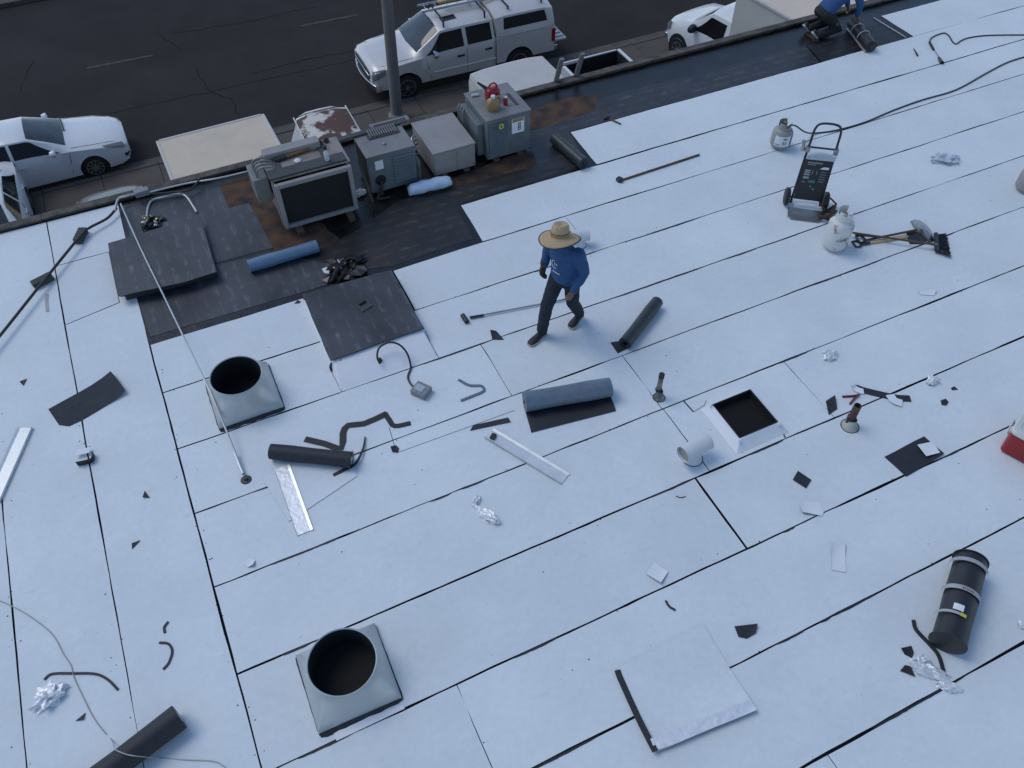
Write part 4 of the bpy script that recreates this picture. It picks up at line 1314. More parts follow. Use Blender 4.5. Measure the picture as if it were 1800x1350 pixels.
m = MB(); m.box((q.x, q.y, .1625), (.17, .15, .012), R(18)); m.build('plate', 'hvac_dark', parent=t, bevel=.003)
m = MB(); m.box((q.x - .01, q.y + .045, .183), (.10, .035, .03), R(18)); m.build('handle', 'print_black', parent=t, bevel=.006)

# --- square-to-round vent stacks
def sq(a, h):
    c, s_ = math.cos(a), math.sin(a)
    k = h / max(abs(c), abs(s_))
    return c * k, s_ * k
def vent_stack(label, cx, cy, half, tcx, tcy, r, h, rz=0.0):
    t = thing('vent_stack', label, 'roof vent', (cx, cy, 0))
    N = 64
    an = [2 * PI * k / N + PI / 4 for k in range(N)]
    def ring(f, z):
        out = []
        for a in an:
            sx, sy = sq(a, half)
            X_, Y_ = cx + sx * math.cos(rz) - sy * math.sin(rz), cy + sx * math.sin(rz) + sy * math.cos(rz)
            ex, ey = tcx + r * math.cos(a + rz), tcy + r * math.sin(a + rz)
            out.append(V(X_ * (1 - f) + ex * f, Y_ * (1 - f) + ey * f, z))
        return out
    m = MB()
    m.loft([ring(0, ZT + .001), ring(0, .055), ring(.25, .055 + (h - .09) * .25), ring(.5, .055 + (h - .09) * .5), ring(.75, .055 + (h - .09) * .75), ring(1, h - .035), ring(1, h)], caps=False)
    m.build('transition', 'galvanised', parent=t, angle=50)
    m = MB(); m.lathe([(r + .004, -.012), (r + .008, 0), (r + .002, .006), (r - .006, 0), (r - .008, -.012)], 56, (tcx, tcy, h), caps=False); m.build('rim', 'galvanised', parent=t)
    m = MB(); m.lathe([(r - .008, h - .002), (r - .015, .04), (r * .5, .016), (.0004, .012)], 48, (tcx, tcy, 0), caps=False); m.build('throat', 'hole_shade', parent=t)  # dark colour paints the shade of a deeper shaft
    # torn black flashing round the foot
    for k in range(4):
        a0, a1 = an[0] + k * PI / 2, an[0] + (k + 1) * PI / 2
        pts_o, pts_i = [], []
        n = 14
        c0 = V(*sq(PI / 4 + k * PI / 2, half), 0); c1_ = V(*sq(PI / 4 + (k + 1) * PI / 2 - 1e-6, half), 0)
        d_ = (c1_ - c0).normalized(); o_ = V(d_.y, -d_.x, 0)
        wf = .055 if k == 2 else .018
        for i in range(n + 1):
            p = c0.lerp(c1_, i / n)
            jo = wf * (.55 + .6 * abs(mnoise.noise(V(i * .7, k * 5 + cx, cy)))) * (1 if 0 < i < n else .6)
            pts_o.append(V(cx, cy, 0) + p + o_ * jo)
            pts_i.append(V(cx, cy, 0) + p - o_ * .012)
        m = MB()
        m.loft([[V(a.x, a.y, ZT + .0012), V(b.x, b.y, ZT + .0012), V(b.x, b.y, .045 if k == 2 else .03), V(a.x, a.y, .012)] for a, b in zip(pts_o, pts_i)])
        m.build('flashing', 'black_membrane', parent=t, smooth=False)
    return t
vent_stack('galvanised square-to-round vent beside the stretched cable', -.22, 6.70, .365, -.225, 6.69, .283, .40)
vent_stack('galvanised square-to-round vent with white strip along its foot, in open white roof', -.165, 3.08, .375, -.165, 3.10, .300, .34, R(-1))
m = MB(); q = [P(584, 1283), P(708, 1240), P(712, 1246), P(592, 1303)]
m.prism([(p.x, p.y) for p in q], ZT + .0005, ZT + .006); tag(m.build('patch_strip', 'white_scrap', smooth=False), 'narrow white strip along the foot of the open vent', 'roofing strip')

# --- square open curb
t = thing('open_curb', 'square white-flashed curb with an open dark hole inside', 'roof curb', (4.77, 3.96, 0))
m = MB()
def sqr(cx, cy, h, z, dx=0):
    return [V(cx - h + dx, cy - h, z), V(cx + h + dx, cy - h, z), V(cx + h, cy + h, z), V(cx - h, cy + h, z)]
m.loft([sqr(4.77, 3.95, .35, ZT + .001), sqr(4.77, 3.955, .30, .05), sqr(4.77, 3.975, .272, .105), sqr(4.77, 3.975, .262, .108)], caps=False)
m.build('flashing', 'white_scrap', parent=t, angle=25)
m = MB(); m.loft([sqr(4.77, 3.975, .261, .107), sqr(4.77, 3.975, .25, .014), sqr(4.77, 3.975, .0005, .013)], caps=False); m.build('lining', 'pit_shade', parent=t)  # black colour paints a deep hole's shade onto a shallow floor
for xa, ya, xb, yb in ((4.507, 3.706, 5.013, 3.706), (5.013, 3.706, 5.013, 4.214), (5.013, 4.214, 4.507, 4.214), (4.507, 4.214, 4.507, 3.706)):
    m = MB(); m.tube([(xa + .008, ya + .012, .106), ((xa + xb) / 2 + .008, (ya + yb) / 2 + .012, .112), (xb + .008, yb + .012, .107)], .007, 6); m.build('edge_strip', 'black_membrane', parent=t)
for k, (x, y) in enumerate(((4.49, 4.23), (4.50, 3.69), (5.03, 3.69))):
    m = MB(); m.lathe([(.02, .09), (.012, .13), (.002, .135)], 7, (x, y, 0)); m.build('torn_corner', 'white_scrap', parent=t, smooth=False)
# lap cuts beside it
def lap(pts, wd=.006, mt='black_membrane'):
    m = MB()
    q = [P(x, y) for x, y in pts]
    m.ribbon([V(p.x, p.y, ZT + .0006) for p in q], wd, .0012)
    m.build('lap_line', mt, parent=bld, smooth=False)
lap([(1201, 705), (1219, 725)], .016); lap([(1219, 725), (1238, 713), (1241, 705)], .006)
lap([(1368, 745), (1380, 770)], .016); lap([(1294, 780), (1305, 797)], .008)

# --- tee-topped vents, vent pipes
def tee_vent(label, bx, by, hz, rz, r=.085, L_=.34):
    t = thing('tee_vent', label, 'roof vent', (bx, by, 0))
    m = MB(); m.lathe([(r * 1.28, ZT + .001), (r * 1.05, .03), (r, .05), (r, hz - r * .4)], 24, (bx, by, 0)); m.build('riser', 'vent_white', parent=t)
    d_ = V(math.cos(rz), math.sin(rz), 0)
    c = V(bx, by, hz)
    m = MB()
    q = [c - d_ * L_ / 2, c - d_ * (L_ / 2 - .002), c + d_ * (L_ / 2 - .002), c + d_ * L_ / 2]
    m.tube([c - d_ * L_ / 2, c - d_ * L_ * .1, c + d_ * L_ * .1, c + d_ * L_ / 2], r * 1.08, 26, caps=False); m.build('tee_head', 'vent_white', parent=t)
    for s_ in (-1, 1):
        m = MB(); m.tube([c + d_ * s_ * (L_ / 2 - .03), c + d_ * s_ * (L_ / 2 - .025)], r * 1.07, 24); m.build('end_screen', 'hvac_tan', parent=t)
        m = MB(); m.tube([c + d_ * s_ * (L_ / 2 - .005), c + d_ * s_ * (L_ / 2 + .005)], r * 1.11, 26, caps=False); m.build('end_ring', 'vent_white', parent=t)
    m = MB(); m.lathe([(r * 1.36, ZT + .0008), (r * 1.30, ZT + .006), (r * 1.27, ZT + .003)], 24, (bx, by, 0), caps=False); m.build('sealant_ring', 'black_membrane', parent=t)
    return t
q = P(1217, 806); tee_vent('white tee-topped vent beside the open square curb', q.x, q.y, .20, R(6))
q = P(1022, 432); tee_vent('white tee-topped vent half hidden behind the straw hat', q.x - .02, q.y + .02, .17, R(-20), .07, .24)
def vent_pipe(label, px, py, h, r, mt, lead):
    b_ = P(px, py)
    t = thing('vent_pipe', label, 'vent pipe', (b_.x, b_.y, 0))
    m = MB(); m.lathe([(r, .05), (r, h), (r - .008, h), (r - .008, h - .12)], 20, (b_.x, b_.y, 0), caps=False); m.build('pipe', mt, parent=t)
    m = MB(); m.lathe([(r - .009, h - .10), (.002, h - .10)], 18, (b_.x, b_.y, 0), caps=False); m.build('pipe_bore', 'hole_shade', parent=t)  # dark disc paints the shade inside the pipe
    m = MB(); m.lathe([(r * 2.3, ZT + .001), (r * 1.9, .02), (r * 1.35, .07), (r * 1.15, .12), (r + .001, .13)], 18, (b_.x + .012, b_.y - .02, 0), caps=False); m.build('lead_boot', lead, parent=t)
    m = MB(); m.lathe([(r + .008, .125), (r + .012, .14), (r + .008, .155)], 18, (b_.x, b_.y, 0), caps=False); m.build('clamp', 'rubber', parent=t)
    m = MB(); m.lathe([(r * 2.5, ZT + .0008), (r * 2.35, ZT + .006), (r * 2.28, ZT + .002)], 20, (b_.x + .012, b_.y - .02, 0), caps=False); m.build('sealant_ring', 'black_membrane', parent=t)
vent_pipe('thin grey vent pipe with a black tip near the seam', 1155, 698, .40, .03, 'old_pipe', 'old_pipe')
vent_pipe('rusty brown vent pipe in a pale sealed boot', 1490, 748, .36, .042, 'rust_pipe', 'sealant')
t = bpy.data.objects['vent_pipe']; b_ = t.location
m = MB(); m.lathe([(.033, .35), (.033, .405), (.024, .406)], 16, (b_.x, b_.y, 0)); m.build('tip', 'rubber', parent=t)

# ------------------------------------------------------------------ rolls of roofing
def roll(label, pa, pb, r, mt, turns=4, inner=.35, flap=None, flap_mt=None, group=None, zb=ZT, inner_mt=None, name='roofing_roll', th=None, closed_ends=False, rag=.0):
    a = P(pa[0], pa[1], r + zb); b = P(pb[0], pb[1], r + zb)
    ax = (b - a).normalized(); u = V(-ax.y, ax.x, 0)
    t = thing(name, label, 'roll', tuple((a + b) / 2 - V(0, 0, r)), 0, group)
    th = th or max(.006, r * (1 - inner) / turns * .72)
    n = int(22 * turns)
    def prof(k, s):
        c = a.lerp(b, s)
        jo = .004 * math.sin(s * 9 + r * 60)
        out, inn = [], []
        for i in range(n + 1):
            f = i / n
            thh = -PI / 2 - 2 * PI * turns * (1 - f) * (flap[1] if flap else 1)
            rr = r * (inner + (1 - inner) * f) + jo * f
            e = u * math.cos(thh) + V(0, 0, 1) * math.sin(thh)
            out.append(c + e * rr); inn.append(c + e * max(.004, rr - th))
        if flap:
            sg = -flap[1] if False else flap[1]
            base = c + V(0, 0, -r)
            K = 7
            for i in range(1, K + 1):
                f = i / K
                p = base + u * flap[0] * flap[1] * f * (1 + rag * (s - .5)) + V(0, 0, .012 * math.sin(f * 3.0) * (1 + math.sin(7 * s)) + .0)
                out.append(p + V(0, 0, .0005)); inn.append(p + V(0, 0, .006))
        return out, inn
    S = [0, .02, .25, .5, .75, .98, 1]
    m = MB()
    PR = [prof(0, s) for s in S]
    N = len(PR[0][0])
    m.loft([o_ + i_[::-1] for o_, i_ in PR], caps=False)
    for (o_, i_), _ in ((PR[0], 0), (PR[-1], 1)):
        base = len(m.v)
        m.v += [tuple(p) for p in o_] + [tuple(p) for p in i_]
        for k in range(N - 1):
            m.f.append((base + k, base + k + 1, base + N + k + 1, base + N + k)); m.m.append(0)
    mats = [mt, inner_mt or mt]
    # inner face of the strip takes the second colour
    tot = 2 * N
    for fi, f in enumerate(m.f):
        pass
    if inner_mt:
        for si in range(len(S) - 1):
            for j in range(tot):
                fi = si * tot + j
                if N - 1 < j < tot - 1:
                    m.m[fi] = 1
    m.build('wound_sheet', mats, parent=t, angle=40)
    if closed_ends:
        for c, s_ in ((a, 1), (b, -1)):
            q = MB(); q.tube([c - ax * .004 * s_, c + ax * .006 * s_], r * .985, 30); q.build('end_face', mt, parent=t)
    return t, a, b, ax, u
roll('bright blue wound roll lying on the black underlayment', (437, 468), (558, 432), .088, 'blue_film', 3, .62, zb=.004)
roll('dark green-black roll ending at the corner of the white sheet', (975, 243), (1026, 287), .095, 'green_black', 5, .25, zb=.005)
roll('dark roll with a loose black corner, lying near the walking worker', (1156, 530), (1099, 604), .085, 'green_black', 4, .45, inner_mt='green_black')
roll('thick blue-grey roll with its black end lying flat on the white roof', (922, 707), (1073, 681), .125, 'grey_film', 5, .3, flap=(.30, -1), inner_mt='black_membrane', rag=-.3)
roll('black roll lying across the white offcut and grey strips', (476, 793), (618, 808), .092, 'black_membrane', 4, .45, inner_mt='white_scrap')
roll('long black roll with a pale edge on the left columns', (316, 1260), (118, 1412), .12, 'black_membrane', 4, .5, inner_mt='white_scrap')
t, a, b, ax, u = roll('heavy black roll in wrapping with grey bands and a white sticker', (1706, 985), (1666, 1130), .165, 'dark_plastic', 5, .1, flap=(.06, -1), name='wrapped_roll', closed_ends=True)
def band(f0, f1, mt, a0=0, a1=360, off=.002, name='band', par=t):
    m = MB(); rg = []
    for f in (f0, f1):
        c = a.lerp(b, f)
        rg.append([c + (u * math.cos(R(q)) + V(0, 0, math.sin(R(q)))) * (.165 + off + .003) for q in [a0 + (a1 - a0) * k / 40 for k in range(41)]])
    m.loft(rg, caps=False, closed=False)
    return m.build(name, mt, parent=par)
b1_ = band(.10, .145, 'tape_grey', 20, 200); b2_ = band(.44, .49, 'tape_grey', 10, 200); b3_ = band(.745, .775, 'tape_grey', 90, 190)
band(.743, .778, 'label_yellow', 74, 92, .003, 'yellow_label')
band(.66, .73, 'label_white', 86, 116, .003, 'sticker')
# lettering on the middle band
def band_text(txt, f, ang0, size, mt, parent):
    cu = bpy.data.curves.new('lettering', 'FONT')
    cu.body = txt; cu.size = size; cu.extrude = .0004
    tmp = bpy.data.objects.new('lettering', cu); col.objects.link(tmp)
    bpy.context.view_layer.update()
    me = bpy.data.meshes.new_from_object(tmp.evaluated_get(bpy.context.evaluated_depsgraph_get()))
    bpy.data.objects.remove(tmp)
    return me
me = band_text('- WHITE', .45, 60, .036, 'print_black', b2_)
loc = wloc(t)
for v in me.vertices:
    ang = R(62) + v.co.x / .172
    f = .482 - v.co.y / (b - a).length
    p = a.lerp(b, f) + (u * math.cos(ang) + V(0, 0, math.sin(ang))) * (.165 + .0068)
    v.co = p - loc
me.materials.append(M['print_black'])
o = bpy.data.objects.new('lettering', me); col.objects.link(o); o.parent = b2_

# ------------------------------------------------------------------ gas bottles
def gas_bottle(label, px, py, r, h, mt, lab=True, dent=False, grp=None, rz=0):
    c = P(px, py); 
    t = thing('gas_bottle', label, 'gas bottle', (c.x, c.y, ZT), 0, grp)
    m = MB()
    hb = h * .74
    m.lathe([(r * .6, .028), (r * .88, .04), (r * .98, .065), (r, .09), (r, hb - .075), (r * .965, hb - .045), (r * .86, hb - .016), (r * .62, hb + .008), (r * .3, hb + .02), (.03, hb + .024)], 32, (c.x, c.y, ZT)); m.build('tank', mt, parent=t)
    m = MB(); m.lathe([(r * .66, 0), (r * .66, .06), (r * .62, .06), (r * .62, 0)], 28, (c.x, c.y, ZT), caps=False); m.build('foot_ring', mt, parent=t)
    m = MB()
    N = 30
    rg = []
    for k in range(N + 1):
        a_ = rz + R(35) + R(290) * k / N
        e = V(math.cos(a_), math.sin(a_), 0)
        top = h - (.055 if 9 < k < 15 or 20 < k < 24 else 0)
        rg.append([V(c.x, c.y, ZT + hb - .01) + e * r * .58, V(c.x, c.y, ZT + hb - .01) + e * (r * .58 + .005), V(c.x, c.y, ZT + top) + e * (r * .58 + .005), V(c.x, c.y, ZT + top) + e * r * .58])
    m.loft(rg); m.build('collar', mt, parent=t, angle=30)
    m = MB(); m.lathe([(.022, hb + .02), (.022, hb + .07), (.03, hb + .075), (.034, hb + .10), (.01, hb + .105)], 12, (c.x, c.y, ZT)); m.build('valve', 'brass', parent=t)
    if lab:
        for (a0, a1, za, zb_, mm, nm) in ((R(190), R(330), .09, .26, 'label_white', 'paper_label'), (R(282), R(318), .10, .25, 'label_blue', 'label_panel'), (R(238), R(262), .205, .235, 'label_green', 'label_panel'), (R(238), R(248), .12, .18, 'print_grey', 'label_panel'), (R(252), R(259), .12, .18, 'print_grey', 'label_panel'), (R(196), R(226), .11, .13, 'print_grey', 'label_panel')):
            m = MB(); o_ = .0015 if nm == 'paper_label' else .003
            m.loft([[V(c.x + (r + o_) * math.cos(a0 + (a1 - a0) * k / 14), c.y + (r + o_) * math.sin(a0 + (a1 - a0) * k / 14), ZT + z) for k in range(15)] for z in (za, zb_)], caps=False, closed=False)
            m.build(nm, mm, parent=t)
    return t, c
gb1, c1_ = gas_bottle('grey gas bottle with white and blue label and a hose attached', 1369, 258, .152, .43, 'tank_grey', True)
gb2, c2_ = gas_bottle('tall scuffed white gas bottle beside the hand truck', 1464, 434, .165, .62, 'tank_white', False)
gb3, c3_ = gas_bottle('grey gas bottle with dirty base near the right-hand hoses', 1800, 334, .155, .43, 'tank_grey', False)

def cable(label, pts, r, mt='cable_black', cat='cable', name='cable', sm=6, zs=None, parent=None):
    q = []
    for i, p in enumerate(pts):
        z = p[2] if len(p) > 2 else r + ZT
        q.append(P(p[0], p[1], z))
    m = MB(); m.tube(q, r, 8, sm=sm)
    o = m.build(name, mt, parent=parent)
    return tag(o, label, cat) if parent is None else o
cable('black gas hose running from the grey bottle across the seams', [(1384, 226, .40), (1391, 220, .42), (1400, 222, .36), (1415, 232, .16), (1432, 234, .03), (1470, 229), (1520, 215), (1570, 194), (1620, 176), (1680, 158), (1735, 128), (1775, 108), (1830, 92)], .012, cat='hose', name='gas_hose')
t = thing('roofing_torch', 'black gas torch with its hose end lying by the upper seam', 'torch', tuple(P(1640, 75)))
cable('', [(1655, 108), (1645, 92), (1637, 82)], .009, 'steel', name='lance', parent=t)
cable('', [(1641, 87), (1637, 80), (1634, 74)], .02, 'print_black', name='grip', parent=t)
m = MB(); m.tube([P(1650, 101, .03), P(1656, 111, .03)], [.02, .034], 12, caps=False); m.build('burner_bell', 'hvac_dark', parent=t)
cable('', [(1634, 74), (1637, 67), (1648, 61), (1660, 58), (1668, 63), (1675, 74), (1681, 77), (1690, 71), (1705, 66), (1740, 62), (1830, 61)], .011, name='hose', parent=t)
m = MB(); m.tube([P(1606, 85, .02), P(1610, 92, .02), P(1613, 98, .02)], [.006, .014, .016], 8)
tag(m.build('utility_knife', 'dark_plastic'), 'small black utility knife beside the gas torch', 'knife')

# ------------------------------------------------------------------ hand truck
la_, ra_ = P(1383, 366), P(1440, 373)
rt = (ra_ - la_); rt.z = 0; wd_ = .46; rt.normalize()
fr = V(rt.y, -rt.x, 0)                       # towards the toe plate
oc = (P(1386, 362) + P(1440, 370)) / 2
HT = Matrix(((rt.x, fr.x, 0, oc.x), (rt.y, fr.y, 0, oc.y), (0, 0, 1, ZT), (0, 0, 0, 1)))
ht = thing('hand_truck', 'black hand truck standing upright with a grey toe plate and printed back panel', 'hand truck', (oc.x, oc.y, ZT))
def ht_tube(pts, r, mt, nm, sm=0, n=8):
    m = MB(); m.tube([HT @ V(*p) for p in pts], r, n, sm=sm); return m.build(nm, mt, parent=ht)
def ht_box(x0, x1, y0, y1, z0, z1, mt, nm, bev=.004, par=None):
    m = MB(); m.bb(x0, x1, y0, y1, z0, z1, X=HT); return m.build(nm, mt, parent=par or ht, bevel=bev)
# local: x across, y forward (toe), z up; frame leans back slightly
ln_ = -.12
def fy(z):
    return .0 + ln_ * z / 1.2
for s_ in (-1, 1):
    ht_tube([(s_ * .20, fy(.06), .06), (s_ * .185, fy(.8), .80)], .017, 'dark_plastic', 'upright')
ht_tube([(-.185, fy(.78), .78), (-.175, fy(1.0), 1.0), (-.165, fy(1.18), 1.18), (-.10, fy(1.26), 1.26), (.10, fy(1.26), 1.26), (.165, fy(1.18), 1.18), (.175, fy(1.0), 1.0), (.185, fy(.78), .78)], .016, 'dark_plastic', 'handle', 4)
ht_tube([(-.18, fy(.92), .92), (.18, fy(.92), .92)], .013, 'dark_plastic', 'cross_bar')
for s_ in (-1, 1):
    ht_box(s_ * .185 - .03, s_ * .185 + .03, fy(.9) - .03, fy(.9) + .03, .85, .93, 'steel', 'hinge', .006)
m = MB()
m.add([tuple(HT @ V(x, fy(z) + .012 + dy, z)) for z in (.14, .76) for dy in (0, .012) for x in (-.182, .182)], [(0, 1, 3, 2), (4, 6, 7, 5), (0, 4, 5, 1), (2, 3, 7, 6), (0, 2, 6, 4), (1, 5, 7, 3)])
pan = m.build('back_panel', 'dark_plastic', parent=ht, bevel=.004)
def mark(x0, x1, z0, z1, mt, skew=0.0):
    m = MB()
    m.add([tuple(HT @ V(x0, fy(z0) + .0255, z0)), tuple(HT @ V(x1, fy(z0) + .0255, z0)), tuple(HT @ V(x1, fy(z1) + .0255, z1)), tuple(HT @ V(x0 + skew, fy(z1) + .0255, z1))], [(0, 1, 2, 3)])
    m.build('printed_mark', mt, parent=pan, smooth=False)
mark(-.13, .06, .705, .722, 'print_grey'); mark(-.13, -.02, .68, .69, 'print_grey'); mark(.04, .16, .63, .665, 'label_white', .05)
for k, (za, zb_) in enumerate(((.585, .605), (.555, .575), (.52, .545), (.47, .505))):
    mark(-.14, -.065, za, zb_, 'print_grey')
for k in range(5):
    mark(.07, .14 + .01 * (k % 2), .585 - k * .036, .592 - k * .036, 'print_grey')
mark(-.04, -.033, .54, .60, 'print_grey'); mark(.015, .022, .54, .60, 'print_grey')
mark(-.055, .03, .415, .45, 'print_teal'); mark(-.02, .0, .35, .37, 'print_grey'); mark(.02, .05, .315, .33, 'print_grey'); mark(-.14, -.10, .41, .425, 'print_grey')
ht_box(-.155, .155, .03, .05, .115, .145, 'label_white', 'warning_strip', .002)
ht_box(-.155, .155, .045, .07, .05, .10, 'label_white', 'warning_strip', .002)
m = MB()
m.prism([(0, 0)] * 0 + [(-.225, .04), (.225, .04), (.235, .26), (.19, .31), (-.19, .31), (-.235, .26)], .004, .014)
m.v = [tuple(HT @ Vector(v)) for v in m.v]; m.build('toe_plate', 'steel', parent=ht, bevel=.003)
for s_ in (-1, 1):
    m = MB(); m.lathe([(.05, -.03), (.10, -.035), (.125, -.02), (.125, .02), (.10, .035), (.05, .03)], 24, (0, 0, 0), Matrix.Rotation(PI / 2, 4, 'Y'))
    m.v = [tuple(HT @ (Vector(v) + V(s_ * .265, -.05, .126))) for v in m.v]
    wh = m.build('wheel', 'rubber', parent=ht)
    m = MB(); m.lathe([(.01, -.032), (.055, -.031), (.055, .031), (.01, .032)], 18, (0, 0, 0), Matrix.Rotation(PI / 2, 4, 'Y'))
    m.v = [tuple(HT @ (Vector(v) + V(s_ * .265, -.05, .126))) for v in m.v]
    m.build('hub', 'hvac_dark', parent=wh)
ht_tube([(-.26, -.05, .126), (.26, -.05, .126)], .012, 'steel', 'axle')
m = MB(); m.tube([HT @ V(-.24, fy(.92), .86), HT @ V(-.25, fy(.92), .93), HT @ V(-.26, fy(.92) - .01, 1.0)], [.03, .02, .03], 8); m.build('side_clamp', 'steel', parent=ht)
# clear wrap tied round the frame
m = MB()
for k in range(5):
    m.tube([HT @ V(-.17, fy(.8) + .03 + .01 * k, .775 + .02 * k), HT @ V(0, fy(.8) + .05, .79 + .022 * k), HT @ V(.2, fy(.8) + .03 + .008 * k, .78 + .02 * k)], .016, 6, sm=4)
tag(m.build('plastic_wrap', 'clear_wrap'), 'bundle of clear plastic wrap tied round the hand truck frame', 'plastic wrap')
# harness / torch bag behind the white bottle
q = P(1452, 383)
m = MB()
for k in range(6):
    a_ = k * 1.1
    m.tube([q + V(.10 * math.cos(a_) - .05, .06 * math.sin(a_), .02 + .02 * k), q + V(.14 * math.cos(a_ + 1), .08 * math.sin(a_ + 1.3), .06 + .015 * k), q + V(.12 * math.cos(a_ + 2.2) + .02, .08 * math.sin(a_ + 2), .03)], .022, 6, sm=5)
m.tube([q + V(.0, .06, .1), q + V(.03, .24, .12), q + V(.22, .26, .1), q + V(.24, .10, .08)], .012, 6, sm=5)
tag(m.build('harness', 'glove'), 'tangled dark brown harness behind the white gas bottle', 'harness')

# ------------------------------------------------------------------ shovels and broom lying in a heap
def pole_(pa, pb, r, mt, nm, par, za=.02, zb_=.02):
    m = MB(); m.tube([P(pa[0], pa[1], za), P(pb[0], pb[1], zb_)], r, 8); return m.build(nm, mt, parent=par)
t = thing('scoop_shovel', 'shovel with a broad grey scoop lying under the broom', 'shovel', tuple(P(1570, 412)))
pole_((1518, 423), (1612, 404), .016, 'brown_handle', 'shaft', t, .03, .06)
ro = [(1600, 389), (1608, 386), (1618, 388), (1627, 394), (1635, 403), (1640, 413), (1641, 422), (1634, 426), (1626, 422), (1618, 413), (1610, 404), (1604, 397)]
cc = P(1621, 405, .10)
m = MB(); rgs = []
for f in (1.0, .8, .55, .3, .08):
    rgs.append([V(*(P(x, y, .015).lerp(cc, 1 - f))[:2], .018 + .10 * (1 - f * f)) for x, y in ro])
m.loft(rgs, caps=False)
m.f.append(tuple(len(m.v) - 12 + k for k in range(12))); m.m.append(0)
o = m.build('scoop', 'steel', parent=t, angle=60)
so = o.modifiers.new('thick', 'SOLIDIFY'); so.thickness = .004
def dgrip(c, d_, par, mt='dark_plastic', s_=.065, z=.025):
    d_ = d_.normalized(); n_ = V(-d_.y, d_.x, 0)
    p = V(c.x, c.y, z)
    m = MB(); m.tube([p, p - d_ * .03 - n_ * s_, p - d_ * .10 - n_ * s_ * .95, p - d_ * .10 + n_ * s_ * .95, p - d_ * .03 + n_ * s_, p], .014, 8)
    m.build('d_grip', mt, parent=par)
dgrip(P(1518, 423), P(1612, 404) - P(1518, 423), t, z=.04)
t = thing('flat_shovel', 'flat black shovel with a pale shaft lying under the broom', 'shovel', tuple(P(1560, 424)))
pole_((1528, 427), (1596, 416), .015, 'pale_wood', 'shaft', t, .03, .03)
m = MB(); m.prism([tuple(P(x, y)[:2]) for x, y in ((1592, 411), (1610, 409), (1628, 424), (1622, 430), (1598, 430))], ZT + .002, ZT + .02); m.build('blade', 'dark_plastic', parent=t, bevel=.003)
dgrip(P(1512, 430), P(1596, 416) - P(1512, 430), t, s_=.06)
pole_((1512, 430), (1529, 427), .017, 'dark_plastic', 'socket', t, .03, .03)
t = thing('broom', 'black-bristled push broom with a brown handle lying on top of the shovels', 'broom', tuple(P(1580, 418)))
pole_((1492, 408), (1643, 430), .014, 'brown_handle', 'shaft', t, .085, .09)
a_, b_ = P(1644, 413, .04), P(1646, 443, .04)
m = MB(); m.tube([a_ + V(0, 0, .02), b_ + V(0, 0, .02)], .03, 8); m.build('broom_head', 'dark_plastic', parent=t)
m = MB()
for k in range(90):
    f = rnd.random()
    p = a_.lerp(b_, f) + V(0, 0, rnd.uniform(-.025, .03))
    e = P(1662 + 9 * f + rnd.uniform(-2, 2), 411 + 40 * f + rnd.uniform(-2, 2), .01 + rnd.random() * .05)
    m.tube([p, e], .007, 4)
bz = m.build('bristles', 'rubber', parent=t, smooth=False); bz['kind'] = 'stuff'
m = MB(); m.tube([P(1636, 428, .088), P(1648, 431, .07)], .02, 8); m.build('socket', 'steel', parent=t)
m = MB(); m.tube([P(1503, 413, .045), P(1560, 418, .075)], .012, 8); tag(m.build('spare_handle', 'brown_handle'), 'short dark spare handle lying beneath the broom shaft', 'handle')

# ------------------------------------------------------------------ other tools
t = thing('scraper', 'long-handled scraper with a black head lying on the white sheet', 'scraper', tuple(P(1155, 297)))
pole_((1092, 317), (1229, 272), .017, 'brown_handle', 'shaft', t)
m = MB(); m.prism([tuple(P(x, y)[:2]) for x, y in ((1082, 318), (1087, 314), (1095, 317), (1093, 323), (1086, 322))], ZT + .001, .05); m.build('blade', 'dark_plastic', parent=t, bevel=.004)
t = thing('seam_roller', 'seam roller with a thin grey handle and black head behind the worker', 'roller', tuple(P(880, 550)))
pole_((826, 558), (1000, 525), .010, 'steel', 'shaft', t, .03, .03)
pole_((826, 558), (850, 554), .016, 'dark_plastic', 'sleeve', t, .03, .03)
m = MB(); m.tube([P(813, 554, .035), P(821, 566, .035)], .032, 12); m.build('roller_head', 'dark_plastic', parent=t)
t = thing('hammer', 'roofing hammer with a brown handle by the white sheet edge', 'hammer', tuple(P(1078, 211)))
pole_((1072, 209), (1091, 218), .014, 'brown_handle', 'shaft', t)
m = MB(); m.tube([P(1063, 209, .025), P(1070, 204, .025)], .022, 8); m.build('head', 'dark_plastic', parent=t)
t = thing('pliers', 'dark red handled pliers beside the rusty pipe', 'pliers', tuple(P(1500, 696)))
m = MB(); m.tube([P(1481, 697, .02), P(1500, 696, .02), P(1510, 693, .02)], [.012, .012, .006], 8); m.build('arm', 'red_tool', parent=t)
m = MB(); m.tube([P(1494, 710, .02), P(1503, 699, .026), P(1512, 694, .026)], [.012, .012, .006], 8); m.build('arm', 'red_tool', parent=t)

